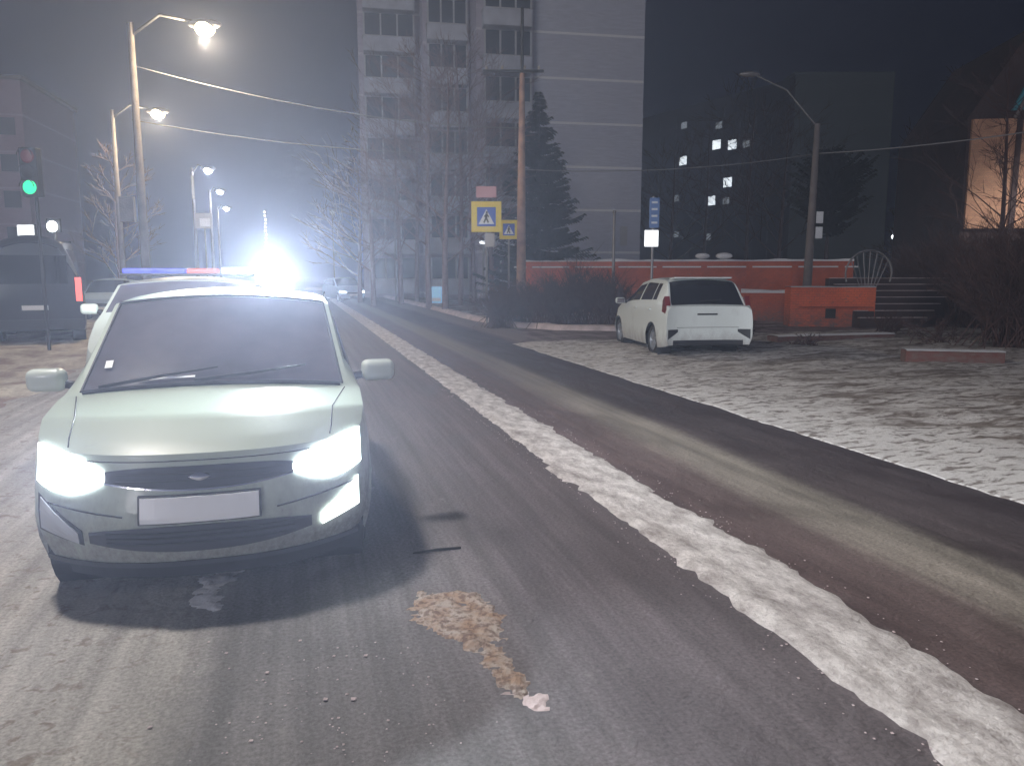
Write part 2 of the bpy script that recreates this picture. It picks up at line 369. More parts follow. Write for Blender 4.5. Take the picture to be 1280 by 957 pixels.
# frozen mud patches
def patch(name, uv, h, m, label, cat, res=.018, seed=0):
    poly = [gp(*q) for q in uv]; xs = [p.x for p in poly]; ys = [p.y for p in poly]
    def inside(x, y):
        c = False; n = len(poly); dm = 9
        for i in range(n):
            a, b = poly[i], poly[(i+1) % n]
            if (a.y > y) != (b.y > y) and x < (b.x-a.x)*(y-a.y)/(b.y-a.y)+a.x: c = not c
            e = b-a; k_ = max(0, min(1, ((x-a.x)*e.x+(y-a.y)*e.y)/(e.x*e.x+e.y*e.y))); dm = min(dm, math.hypot(x-a.x-e.x*k_, y-a.y-e.y*k_))
        return dm if c else -dm
    x0, x1, y0, y1 = min(xs)-.05, max(xs)+.05, min(ys)-.05, max(ys)+.05; nx, ny = int((x1-x0)/res), int((y1-y0)/res); mb = MB(); zz = {}
    for i in range(nx+1):
        for j in range(ny+1):
            x, y = x0+i*res, y0+j*res; d = inside(x, y)+.055*nz(x, y, seed, 13)+.035*nz(x, y, seed+3, 34)
            z = h*min(1, max(0, d/.05))*(.55+.9*nz(x, y, seed+1, 9)+.5*nz(x, y, seed+5, 28)); zz[i, j] = (z if d > 0 else -.005); mb.v.append((x, y, max(zz[i, j], -.004)))
    for i in range(nx):
        for j in range(ny):
            if max(zz[i, j], zz[i+1, j], zz[i, j+1], zz[i+1, j+1]) > 0:
                a = i*(ny+1)+j; mb.f.append((a, a+ny+1, a+ny+2, a+1))
    o = mb.build(name, m, smooth=False); return tag(o, label, cat)
k = NT('frozen_orange_mud', .8); f = k.noise(k.tc, 9, 8); f2 = k.noise(k.tc, 30, 8)
c = k.mix(k.rng(f, .38, .62), (.4, .27, .19), (.5, .43, .38)); c = k.mix(k.rng(f2, .48, .58, 0, .75), c, (.17, .11, .09))
patch('frozen_mud', [(512, 758), (520, 742), (575, 738), (600, 740), (628, 768), (632, 800), (622, 806), (640, 825), (662, 858), (668, 874), (640, 870), (610, 838), (592, 812), (560, 800), (548, 786), (520, 776)], .016, k.out(c, k.bump(f2, .6, .02)), 'orange brown lumpy frozen mud and snow beside the front corner of the pale car', 'mud')
patch('snow_smear', [(636, 866), (660, 862), (690, 872), (686, 888), (650, 886)], .008, M['kerbsnow'], 'small white smear of snow at the lower tip of the orange mud', 'snow', seed=4)
patch('ice_splash', [(240, 757), (252, 722), (280, 706), (330, 700), (300, 716), (278, 735), (272, 763), (256, 764)], .012, M['snow'], 'white icy lumps under the front bumper of the pale car', 'ice', seed=8)
p0, p1 = gp(516, 691, .008), gp(576, 684, .008)
tag(MB().tube([p0, p0.lerp(p1, .5)+Vector((0, .006, .003)), p1], [.004, .008, .007], 6).build('stick', M['sblack']), 'short thin black stick lying on the asphalt beside the pale car', 'stick')
# ================================================================= cars
def lerpkeys(keys, u):
    if u <= keys[0][0]: return keys[0][1:]
    for a, b in zip(keys, keys[1:]):
        if u <= b[0]:
            k_ = (u-a[0])/(b[0]-a[0]); return [p+(q_-p)*k_ for p, q_ in zip(a[1:], b[1:])]
    return keys[-1][1:]
class Car:
    def __init__(s, root, L, keys, paint, ws, rw, sw, wheels=(.29, .62), nose=.34, tail=.12, glass='glass', pillars=(), nprof=.4, rearglass=None):
        s.L = L; s.keys = keys; s.nose = nose; s.tail = tail; s.root = root; s.nprof = nprof
        us = sorted(set([round(i*L/64, 4) for i in range(65)]+[q_ for q_ in (ws[0], ws[1], rw[0], rw[1], sw[0], sw[1])]+[p for q_ in pillars for p in q_]))
        s.W = max(k_[3] for k_ in keys)
        rings = []
        SEG = (3, 4, 5, 7, 9)
        s.SEG = SEG
        for u in us:
            zb, wsl, wm, zm, wb, zbt, wt, zt, zc = lerpkeys(keys, u)
            half = []
            def seg(p, q_, n, bulge=0):
                for i in range(n):
                    k_ = i/n; half.append((p[0]+(q_[0]-p[0])*k_+bulge*math.sin(math.pi*k_), p[1]+(q_[1]-p[1])*k_))
            seg((0, zb), (wsl, zb), SEG[0]); seg((wsl, zb), (wm, zm), SEG[1], .02); seg((wm, zm), (wb, zbt), SEG[2], .012)
            seg((wb, zbt), (wt, zt), SEG[3], .012)
            for i in range(SEG[4]+1):
                k_ = (0, .045)[i] if i < 2 else .045+.955*(i-1)/(SEG[4]-1); half.append((wt*(1-k_), zt+(zc-zt)*math.sin(math.pi/2*k_)**.8 if k_ else zt))
            ring = [s.warp(u, y, z) for y, z in half]+[s.warp(u, -y, z) for y, z in half[-2:0:-1]]
            rings.append(ring); nh = len(half)
        s.us = us; n = len(rings[0])
        parts = {k_: MB() for k_ in ('body', 'windshield', 'side_window', 'side_window2', 'rear_window', 'underbody')}
        wr, wx = wheels; s.wr = wr; wu = (wx, L-wx-.02); s.wu = wu; ar = wr+.055
        # wheel arches: push ring vertices out of circle
        for i, u in enumerate(us):
            for j in range(n):
                v = rings[i][j]
                if abs(v.y) < s.W*.72: continue
                for cu in wu:
                    dx = v.x-(L/2-cu); dz = v.z-wr; d = math.hypot(dx, dz)
                    if d < ar and d > ar*.62: k_ = ar/d; rings[i][j] = Vector((L/2-cu+dx*k_, v.y, wr+dz*k_))
        def cut(vs):
            c_ = sum(vs, Vector())/len(vs)
            if abs(c_.y) < s.W*.5: return False
            return any(math.hypot(c_.x-(L/2-cu), c_.z-wr) < ar*.97 for cu in wu)
        a0 = SEG[0]; a1 = a0+SEG[1]; a2 = a1+SEG[2]; a3 = a2+SEG[3]; a4 = a3+SEG[4]
        for i in range(len(us)-1):
            um = (us[i]+us[i+1])/2
            for j in range(n):
                j2 = (j+1) % n; jj = j if j < a4 else n-1-j   # mirrored segment index
                vs = [rings[i][j], rings[i+1][j], rings[i+1][j2], rings[i][j2]]
                if cut(vs): continue
                key = 'body'
                if jj < a0: key = 'underbody'
                elif jj > a3 and ws[0] < um < ws[1]: key = 'windshield'
                elif jj > a3 and rw[0] < um < rw[1]: key = 'rear_window'
                elif a2 < jj < a3-1 and sw[0] < um < sw[1] and not any(p < um < q_ for p, q_ in pillars):
                    zt = lerpkeys(keys, um)[7]; zb2 = lerpkeys(keys, um)[5]
                    if zt-zb2 > .14: key = 'side_window' if j < a4 else 'side_window2'
                parts[key].add(vs, [(0, 1, 2, 3)])
        # end caps
        for i, key_u in ((0, 0), (len(us)-1, L)):
            ring = rings[i]; NC = 20
            rows = []
            for j in range(a0, a4+1):
                l = ring[j]; r = ring[(n-j) % n]
                rows.append([s.warp(key_u, l.y+(r.y-l.y)*c_/NC, l.z) for c_ in range(NC+1)])
            for a_, b_ in zip(rows, rows[1:]):
                for c_ in range(NC):
                    if a_[0].y < .02: continue
                    parts['body'].add([a_[c_], a_[c_+1], b_[c_+1], b_[c_]], [(0, 1, 2, 3)])
        gm = {'windshield': M[glass], 'side_window': M['glassk'], 'side_window2': M['glassk'], 'rear_window': M[rearglass or glass], 'body': paint, 'underbody': M['underb']}
        for k_, mb in parts.items():
            if mb.f:
                o = mb.build(k_.rstrip('2'), gm[k_], root, smooth=True)
                bpy_auto(o)
        # wheels
        for cu in wu:
            for sd in (-1, 1):
                y = sd*(s.W-.13); w = .17
                ty = MB().lathe([(wr*.64, -w/2), (wr*.9, -w/2-.008), (wr*.99, -w/2+.02), (wr, 0), (wr*.99, w/2-.02), (wr*.9, w/2+.008), (wr*.64, w/2)], 32, (0, 0, 0), 'Y')
                we = bpy.data.objects.new('wheel', None); C.objects.link(we); we.parent = root; we.location = (L/2-cu, y, wr)
                ty.build('tyre', M['rubber'], we, smooth=True)
                r_ = MB().lathe([(wr*.64, -w/2), (wr*.6, 0), (wr*.64, w/2)], 28, (0, 0, 0), 'Y')
                r_.lathe([(0, sd*w*.2), (wr*.2, sd*w*.38), (wr*.22, sd*w*.2)], 16, (0, 0, 0), 'Y')
                for q_ in range(7):
                    a = q_*6.283/7; r_.box((math.cos(a)*wr*.38, sd*w*.3, math.sin(a)*wr*.38), (wr*.55, .03, .05), ry=-a)
                r_.build('rim', M['rim'], we)
                well = MB().lathe([(.01, -.16), (ar+.01, -.16), (ar+.01, .1)], 28, (L/2-cu, sd*(s.W-.16), wr), 'Y') if sd > 0 else MB().lathe([(.01, .16), (ar+.01, .16), (ar+.01, -.1)], 28, (L/2-cu, sd*(s.W-.16), wr), 'Y')
                well.build('wheel_arch', M['underb'], root, smooth=False)
    def warp(s, u, y, z):
        x = s.L/2-u
        if u < .95:
            f_ = (1-u/.95); x -= f_*(s.nose*(abs(y)/s.W)**2.6)+f_**3*max(0, z-.48)*s.nprof+f_**4*max(0, .4-z)*.3
        if u > s.L-.6:
            f_ = 1-(s.L-u)/.6; x += f_*(s.tail*(abs(y)/s.W)**3)
        return Vector((x, y, z))
    def patch(s, name, y0, y1, zb, zt, m, off=.006, u=0, parent=None, ny=14, nz_=5, thick=.02, dome=0):
        sg = 1 if u == 0 else -1; mb = MB(); g = []
        for i in range(ny+1):
            y = y0+(y1-y0)*i/ny; k_ = i/ny; a, b = (zb(k_) if callable(zb) else zb), (zt(k_) if callable(zt) else zt)
            for j in range(nz_+1):
                z = a+(b-a)*j/nz_; p = s.warp(u, y, z)
                p.x += sg*(off+dome*math.sin(math.pi*k_)*math.sin(math.pi*j/nz_)); g.append(p)
        m_ = nz_+1; n0 = len(g)
        back = [Vector((p.x-sg*thick, p.y, p.z)) for p in g]
        fs = [(i*m_+j, (i+1)*m_+j, (i+1)*m_+j+1, i*m_+j+1) for i in range(ny) for j in range(nz_)]
        loop = [j for j in range(m_)]+[i*m_+nz_ for i in range(1, ny+1)]+[ny*m_+j for j in range(nz_-1, -1, -1)]+[i*m_ for i in range(ny-1, 0, -1)]
        fs += [(a, b, b+n0, a+n0) for a, b in zip(loop, loop[1:]+loop[:1])]
        return mb.add(g+back, fs).build(name, m, parent or s.root, smooth=False)
def bpy_auto(o):
    # keep creases of the body crisp
    me = o.data; bm = bmesh.new(); bm.from_mesh(me)
    for e in bm.edges:
        if len(e.link_faces) == 2 and e.calc_face_angle(0) > R(32): e.smooth = False
    bm.to_mesh(me); bm.free()
def mirror(car, u, z, sd, paint, y=None, sc=1.):
    y = (y or car.W)*sd; x = car.L/2-u
    mb = MB().sphere((0, 0, 0), .1*sc, 16, (.7, 1.25, .72)); mb = MB().box((0, 0, 0), (.12*sc, .21*sc, .135*sc), rz=sd*.15); o = mb.build('mirror', paint, car.root, smooth=True, bevel=.045*sc, loc=(x, y+sd*.12*sc, z+.02)); o.modifiers['b'].segments = 4
    a = MB().tube([(x+.02, y-sd*.07, z-.02), (x, y+sd*.08, z)], .025, 8).build('mirror_arm', M['black'], car.root)
    b = MB().box((-.06*sc, 0, 0), (.012, .17*sc, .1*sc), rz=sd*.15).build('mirror_glass', M['glass'], o)
    return o
# (u, zbot, wsill, wmid, zmid, wbelt, zbelt, wtop, ztop, zc)
def keys_small(hw, h, L, z0=.24, cz=.90):
    k_ = h/1.5
    return [(0, z0, hw*.84, hw*.93, .46, hw*.90, .755, hw*.74, .755, .735), (.12, z0-.01, hw*.9, hw*.97, .48, hw*.94, .80, hw*.76, .80, .785),
            (.4, z0-.03, hw*.95, hw, .5, hw*.965, .86, hw*.78, .875, .885), (.98, z0-.04, hw*.96, hw, .5, hw*.975, cz+.01, hw*.90, cz+.02, cz+.055),
            (1.78, z0-.05, hw*.96, hw, .5, hw*.97, cz+.04, hw*.80, h-.10, h-.045), (2.3, z0-.05, hw*.96, hw, .5, hw*.97, cz+.06, hw*.78, h-.07, h),
            (L-.45, z0-.04, hw*.96, hw, .5, hw*.955, cz+.1, hw*.74, h-.1, h-.04), (L-.12, z0, hw*.93, hw*.98, .55, hw*.93, cz+.08, hw*.78, cz+.14, cz+.17), (L, z0+.06, hw*.88, hw*.95, .55, hw*.9, cz, hw*.8, cz+.03, cz+.05)]
FACE = -R(90)+A               # heading of oncoming cars
def carroot(name, nose_xy, L, ang, label, cat='car', group=None):
    d = Vector((math.cos(ang), math.sin(ang), 0)); c_ = Vector((nose_xy[0], nose_xy[1], 0))-d*L/2
    return empty(name, c_, ang, label, cat, group)
# --- nearest pale hatchback facing the camera
def grime_and_shade(name, col, z0=.2, z1=.62, grime_shade=(.2, .165, .17)):  # darker lower body: road grime, with bumper shade worked into the colour
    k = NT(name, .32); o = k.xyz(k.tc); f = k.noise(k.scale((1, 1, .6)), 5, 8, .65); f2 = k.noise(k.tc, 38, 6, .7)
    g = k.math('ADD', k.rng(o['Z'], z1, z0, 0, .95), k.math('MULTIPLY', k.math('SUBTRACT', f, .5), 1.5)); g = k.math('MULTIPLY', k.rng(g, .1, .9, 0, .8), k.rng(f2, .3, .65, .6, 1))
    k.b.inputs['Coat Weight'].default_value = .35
    sp = k.rng(f2, .62, .72, 0, .25); c = k.mix(g, col, grime_shade); c = k.mix(sp, c, grime_shade)
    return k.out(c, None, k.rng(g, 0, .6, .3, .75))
r = carroot('parked_hatchback', (-1.45, 3.42), 3.6, FACE, 'pale white hatchback facing the camera with both headlights and one fog lamp blazing')
c1 = Car(r, 3.6, keys_small(.835, 1.5, 3.6, .25, .9), grime_and_shade('hatch_paint', (.47, .54, .45), .3, .68, (.11, .09, .1)), (1.0, 1.76), (3.17, 3.46), (1.25, 3.1), wheels=(.29, .8), nprof=.32, nose=.4, pillars=((2.2, 2.28), (2.95, 3.0)))
S = c1
def alm(lo, hi, p=.7):       # almond edges for a lamp, k 0 (inner) .. 1 (outer)
    return (lambda k_: lo(k_)), (lambda k_: hi(k_))
for sd in (1, -1):
    zb = lambda k_: .66-.105*math.sin(math.pi*min(1, k_*.72+.03))**.8+.03*k_
    zt = lambda k_: .665+.115*k_**.6+.012*math.sin(math.pi*k_)
    h = S.patch('headlight', sd*.42, sd*.765, zb, zt, M['lens_on'], .012, ny=16, nz_=8, dome=.02)
    hr = None if 1 else S.patch('headlight_surround', sd*.40, sd*.778, lambda k_: zb(k_)-.012, lambda k_: zt(k_)+.006, M['black'], .004, parent=r, ny=16)
    fz = None if sd > 0 else S.patch('fog_recess', sd*.53, sd*.76, lambda k_: .335+.045*k_, lambda k_: .41+.145*k_, M['black'], .004)
    f_ = S.patch('fog_lamp', sd*.55, sd*.745, lambda k_: .345+.05*k_, lambda k_: .40+.14*k_, M['fog_on'] if sd > 0 else M['lens'], .016, parent=r, dome=.01)
gr = S.patch('grille', -.42, .42, lambda k_: .60+.035*abs(2*k_-1)**2, lambda k_: .70-.02*abs(2*k_-1)**4, M['black'], .006, ny=24, dome=-.0)
for z in (.635, .665): S.patch('grille_bar', -.37, .37, z, z+.006, M['sblack'], .012, parent=gr, thick=.01)
S.patch('chrome_strip', -.42, .42, lambda k_: .592+.035*abs(2*k_-1)**2, lambda k_: .599+.035*abs(2*k_-1)**2, M['chrome'], .012, ny=24)
em = S.patch('emblem', -.05, .05, lambda k_: .655-.018*math.sin(math.pi*k_), lambda k_: .655+.018*math.sin(math.pi*k_), M['chrome'], .02, dome=.006)
pl = S.patch('license_plate', -.26, .26, .458, .57, M['plate'], .03, thick=.01, ny=8)
S.patch('plate_holder', -.27, .27, .45, .578, M['black'], .022, thick=.02, ny=8)
li = S.patch('lower_intake', -.5, .5, lambda k_: .30+.05*abs(2*k_-1)**2, lambda k_: .435-.03*abs(2*k_-1)**3, M['black'], .005, ny=24)
for z in (.345, .375, .4): S.patch('intake_bar', -.42, .42, z, z+.008, M['rubber'], .014, parent=li, thick=.01, ny=20)
S.patch('lower_lip', -.74, .74, .225, .25, M['black'], .012, ny=24, thick=.06); S.patch('shade_skirt', -.66, .66, .12, .235, M['underb'], -.1, ny=24, thick=.05)
# black front skirt, added to darken the shade under the bumper
mirror(S, 1.28, .96, 1, M['white']); mirror(S, 1.28, .96, -1, M['white'])
def surf(car, u, y, off=.01):
    zb, wsl, wm, zm, wb, zbt, wt, zt, zc = lerpkeys(car.keys, u); k_ = min(1, 1-abs(y)/wt)
    p = car.warp(u, y, zt+(zc-zt)*math.sin(math.pi/2*k_)**.8); p.z += off; p.x += off*.5; return p
for y0, y1, u1 in ((-.12, .5, 1.22), (-.62, 0.0, 1.2)):
    w = MB().tube([surf(S, 1.0, y0, .02), surf(S, 1.04, (y0+y1)/2, .025), surf(S, u1-.1, y1, .02)], [.012, .01, .006], 6).build('wiper', M['sblack'], r)
MB().tube([surf(S, .985, -.70+i*.07, .012) for i in range(21)], .014, 6).build('cowl_strip', M['black'], r)
MB().tube([surf(S, 1.77, -.64+i*.064, .004) for i in range(21)], .01, 6).build('windshield_seal', M['black'], r)
for sd in (1, -1): MB().tube([surf(S, 1.0+i*.077, sd*(lerpkeys(S.keys, 1.0+i*.077)[6]*.95), .003) for i in range(11)], .008, 6).build('windshield_seal', M['black'], r)
# papers on the dashboard behind the glass: a paper strip and a round pass on the screen
def screen_quad(name, u0, u1, y0, y1, m):
    MB().add([surf(S, u0, y0, .012), surf(S, u0, y1, .012), surf(S, u1, y1, .012), surf(S, u1, y0, .012)], [(0, 1, 2, 3)]).build(name, m, r)
screen_quad('paper_strip', 1.035, 1.05, -.42, -.12, M['swhite']); screen_quad('pass_sticker', 1.16, 1.22, -.62, -.58, M['swhite'])
# hood shut lines and door handles
for sd in (1, -1):
    MB().tube([surf(S, .05+i*.09, sd*lerpkeys(S.keys, .05+i*.09)[6]*.97, .001) for i in range(11)], .0035, 4).build('hood_seam', M['black'], r)
    for u in (2.05, 2.95): MB().box((S.L/2-u, sd*(S.W-.002), .84), (.18, .03, .025)).build('door_handle', M['white'], r)
    light('headlight_beam', 'SPOT', S.warp(0, sd*.58, .68)+Vector((.09, 0, 0)), 230, (.85, .92, 1), .06, r, (R(110), 0, R(-90)), R(84))
bp = r.matrix_basis @ surf(S, 2.25, .3, -.002); bp = Matrix.Translation(r.location) @ Matrix.Rotation(FACE, 4, 'Z') @ surf(S, 2.25, .3, -.012)
bc = empty('flashing_beacon', bp, FACE, 'blinding white flashing beacon on the roof of the nearest hatchback', 'beacon')
MB().lathe([(0, 0), (.075, 0), (.08, .02), (.07, .03), (0, .03)], 20).build('base', M['black'], bc)
MB().lathe([(.064, .03), (.066, .07), (.055, .1), (.03, .112), (0, .115)], 20).build('dome', M['strobe'], bc, smooth=True)
light('strobe_light', 'POINT', (.1, 0, .13), 1500, (.86, .95, 1), .1, bc)
S.patch('hood_front_seam', -.6, .6, lambda k_: .722-.0*k_, lambda k_: .7265, M['sblack'], .004, ny=24, thick=.006)
for sd in (1, -1): S.patch('bumper_crease', sd*.34, sd*.74, lambda k_: .48+.04*k_, lambda k_: .486+.04*k_, M['rubber'], .003, ny=10, thick=.006)
# --- second, wide van with light bar
L2 = 4.6; ku = keys_small(.86, 1.575, L2, .3, 1.08)
ku = [(a, b, c_, d, e+.05, f_, g_+.06 if g_ < 1 else g_, h_*1.1 if g_ > 1.0 and b < .3 and i_ > 1.2 else h_*1.06, i_+.06 if i_ < 1 else i_, j_+.06 if j_ < 1 else j_) for a, b, c_, d, e, f_, g_, h_, i_, j_ in ku]
p2 = at(212, 430, 7.25)
r = carroot('patrol_car', (-3.4, 7.45), L2, FACE, 'pale wide patrol car behind the nearest hatchback, blue and red roof light bar', 'police car')
S = Car(r, L2, ku, M['greyv'], (1.15, 1.76), (4.2, 4.45), (1.3, 4.1), wheels=(.34, .8), pillars=((2.3, 2.38), (3.3, 3.38)))
for sd in (1, -1):
    S.patch('headlight', sd*.45, sd*.78, lambda k_: .58+.03*k_, lambda k_: .68+.03*k_, M['lens'], .012, dome=.02)
    mirror(S, 1.3, 1.2, sd, M['greyv'], sc=.85)
gr = S.patch('grille', -.45, .45, .54, .67, M['black'], .01); S.patch('license_plate', -.26, .26, .4, .51, M['plate'], .03)
S.patch('lower_intake', -.6, .6, .33, .39, M['black'], .01)
zr = 1.578
lb = empty('light_bar', (S.L/2-2.0, 0, zr)); lb.parent = r
MB().box((0, 0, .02), (.26, 1.5, .03)).build('bar_base', M['black'], lb, bevel=.01)
MB().box((0, -.38, .06), (.22, .7, .07)).build('blue_dome', M['blue_l'], lb, bevel=.02)
MB().box((0, .16, .06), (.22, .36, .07)).build('red_dome', M['red_l'], lb, bevel=.02)
MB().box((.0, .56, .06), (.24, .38, .09)).build('strobe_dome', M['boxw'], lb, bevel=.03)
# --- far white hatchback on the right, seen from behind
L3 = 3.95; hw = .87; k3 = [(0, .26, .74, .8, .5, .78, .66, .66, .71, .74), (.12, .24, .78, .84, .5, .81, .72, .66, .77, .81), (.4, .22, .82, .87, .52, .84, .84, .68, .88, .92), (.9, .2, .84, .87, .55, .84, .96, .7, 1.0, 1.04),
  (1.75, .2, .84, .87, .55, .84, 1.0, .60, 1.44, 1.48), (2.4, .2, .84, .87, .55, .84, 1.02, .60, 1.52, 1.56), (3.45, .2, .84, .87, .55, .84, 1.06, .66, 1.49, 1.545), (3.6, .2, .84, .87, .55, .83, 1.06, .69, 1.42, 1.47), (3.86, .24, .83, .86, .55, .83, 1.03, .76, 1.03, 1.05), (3.95, .27, .81, .855, .55, .83, .93, .74, 1.0, 1.01)]
ang3 = R(90+7.5); d3 = Vector((math.cos(ang3), math.sin(ang3), 0)); rear = gp(886, 449)
r = empty('white_hatchback', rear+d3*(L3/2+.15), ang3, 'white five door hatchback parked on the snowy verge, seen from behind', 'car')
S = Car(r, L3, k3, grime_and_shade('far_hatch_paint', (.66, .7, .69), .15, .6), (.95, 1.72), (3.52, 3.88), (1.2, 3.35), wheels=(.31, .74), tail=-.16, glass='glassk', pillars=((2.2, 2.28), (3.05, 3.1)), rearglass='glassk')
for sd in (1, -1):
    MB().prism([(0, 1.12), (.05, .84), (-.14, .8), (-.2, .95), (-.1, 1.2)], -.05, .05).build('tail_light', M['red_off'], r, loc=(-S.L/2+.14, sd*.80, 0))
    S.patch('rear_vent', sd*.6, sd*.82, lambda k_: .38+.14*(1-k_), .57, M['black'], .012, u=S.L, ny=6)
    mirror(S, 1.3, 1.02, sd, M['whiteb'])
    for u in (2.05, 3.0): MB().box((S.L/2-u, sd*(S.W+.0), .92), (.18, .03, .025)).build('door_handle', M['whiteb'], r)
S.patch('tailgate_handle', -.2, .2, .84, .87, M['black'], .012, u=S.L); S.patch('rear_bumper_trim', -.7, .7, .27, .36, M['black'], .01, u=S.L, ny=20)
S.patch('tailgate_seam', -.62, .62, .60, .607, M['black'], .006, u=S.L, ny=20)
MB().box((-S.L/2+.42, 0, 1.535), (.3, 1.16, .03), ry=.08).build('roof_spoiler', M['whiteb'], r, bevel=.01)
MB().tube([(-S.L/2+.1, .12, 1.1), (-S.L/2+.07, -.3, 1.13)], .01, 6).build('rear_wiper', M['sblack'], r)
# --- dark van at the left edge, seen from behind
pv = at(40, 415, 20); L4 = 5.0
kv = [(0, .3, .85, .95, .6, .92, .8, .8, .9, .95), (.5, .3, .95, 1.0, .6, .97, 1.0, .82, 1.1, 1.15), (1.3, .3, .98, 1.02, .6, .98, 1.25, .8, 2.2, 2.3), (2.5, .3, .98, 1.02, .6, .98, 1.3, .8, 2.4, 2.52), (4.7, .3, .98, 1.02, .6, .98, 1.4, .62, 2.35, 2.52), (5.0, .34, .96, 1.0, .6, .96, 1.4, .56, 2.18, 2.32)]
av = R(90+29); dv = Vector((math.cos(av), math.sin(av), 0))
r = empty('dark_van', Vector((-11.0, 17.6, 0))+dv*L4/2, av, 'dark blue van seen from behind at the left edge, red tail lamp glowing', 'van')
S = Car(r, L4, kv, M['dark_paint'], (.6, 1.25), (4.95, 4.99), (1.3, 4.5), wheels=(.36, .85), glass='glassk', tail=-.08)
for sd in (1, -1): S.patch('tail_light', sd*.84, sd*.97, 1.0, 1.55, M['red_on'], .02, u=S.L, ny=4)
S.patch('rear_window', -.7, .7, 1.4, 2.05, M['glassk'], .012, u=S.L); S.patch('bumper', -.95, .95, .34, .58, M['black'], .05, u=S.L, thick=.08)
S.patch('license_plate', -.26, .26, .8, .91, M['plate'], .02, u=S.L)
# --- pale blue car beyond
def simple_car(name, nose, L, ang, paint, label, lit=False):
    r = carroot(name, nose, L, ang, label); S = Car(r, L, keys_small(.85, 1.5, L, .24, .92), paint, (1.0, 1.76), (L-.42, L-.14), (1.25, L-.5), glass='glassk')
    for sd in (1, -1): S.patch('headlight', sd*.42, sd*.78, lambda k_: .56, lambda k_: .62+.06*k_, M['lamp_c'] if lit else M['lens'], .012)
    S.patch('grille', -.4, .4, .5, .6, M['black'], .008); S.patch('license_plate', -.26, .26, .38, .48, M['plate'], .02)
    return r
simple_car('blue_hatchback', at(128, 400, 27.5).xy, 3.9, FACE, M['bluecar'], 'pale blue car parked between the dark van and the patrol car')
simple_car('distant_car', at(442, 360, 47).xy, 4.2, FACE+R(14), M['bluecar'], 'distant oncoming car with lit headlights far down the road', True)
# ================================================================= lamps, poles, signs
def lamp_post(uv, Y, head_uv, warm, power, label, sz, rp=.09, polev=None, headsize=1.):
    top = at(uv[0], uv[1], Y); hd = at(head_uv[0], head_uv[1], Y)
    r = empty('street_lamp', (top.x, Y, 0), 0, label, 'street lamp', 'street lamps along the road')
    t0 = Vector((0, 0, 0)); tz = max(top.z, hd.z+.1)
    MB().tube([(0, 0, -.1), (0, 0, tz*.5), (0, 0, tz)], [rp*1.4, rp*1.1, rp*.8], 12).build('pole', M['concrete'], r, smooth=True)
    dx = hd.x-top.x; s_ = 1 if dx > 0 else -1
    MB().tube([(0, 0, tz-.3), (dx*.4, 0, hd.z+.28), (dx-.25*s_, 0, hd.z+.12)], .035, 8).build('arm', M['metal'], r, smooth=True)
    he = MB().sphere((0, 0, .06), .3*sz/.16, 16, (1, .45, .28)).build('lamp_head', M['metal'], r, smooth=True, loc=(dx, 0, hd.z))
    MB().sphere((0, 0, -.03), sz, 16, (1.1, 1, .85)).build('bulb', M['lamp_w'] if warm else M['lamp_c'], he, smooth=True)
    light('lamp_light', 'POINT', (0, 0, -sz-.12), power, (1, .8, .5) if warm else (.9, .95, 1), .1, he)
    return r
lamp_post((163, 36), 19.5, (256, 34), True, 1000, 'tallest street lamp with warm glow, its tall pole above the cars', .22)
lamp_post((140, 140), 30, (197, 141), True, 1000, 'warm street lamp lower left of the brightest warm one', .24)
lamp_post((240, 213), 46, (260, 212), False, 450, 'cool white street lamp, highest of the three small white ones', .24)
lamp_post((262, 239), 57, (275, 239), False, 350, 'cool white street lamp, middle of the three small white ones', .24)
lamp_post((272, 260), 71, (283, 260), False, 300, 'cool white street lamp, lowest and farthest of the three white ones', .26)
lamp_post((572, 232), 60, (562, 249), False, 400, 'small white street lamp left of the yellow crossing sign, upper one', .26)
lamp_post((549, 255), 66, (556, 271), False, 400, 'small bright street lamp left of the yellow crossing sign, lower one', .34)
def lamp_here(x, y, dx, z, power, label, warm=True):
    r = empty('street_lamp', (x, y, 0), 0, label, 'street lamp', 'street lamps along the road')
    MB().tube([(0, 0, -.1), (0, 0, z)], [.13, .08], 12).build('pole', M['concrete'], r, smooth=True)
    MB().tube([(0, 0, z-.3), (dx*.4, 0, z+.1), (dx-.2, 0, z+.05)], .035, 8).build('arm', M['metal'], r)
    he = MB().sphere((0, 0, .06), .35, 16, (1, .45, .25)).build('lamp_head', M['metal'], r, smooth=True, loc=(dx, 0, z))
    MB().sphere((0, 0, -.03), .18, 12).build('bulb', M['lamp_w'] if warm else M['lamp_c'], he, smooth=True)
    light('lamp_light', 'SPOT', (0, 0, -.35), power, (1, .93, .86) if warm else (.9, .95, 1), .45, he, (0, 0, 0), R(155))
lamp_here(-6.6, 5.2, 2.4, 8.6, 2300, 'street lamp standing beside the parked hatchback above the frame')
lamp_here(9.5, -6, -2.0, 8.8, 900, 'street lamp standing behind the camera on the right')
lamp_here(28.5, 30, -1.6, 9.5, 6500, 'unseen street lamp added beyond the right edge to light the tan brick building')  # unseen lamp, added to brighten the brick front
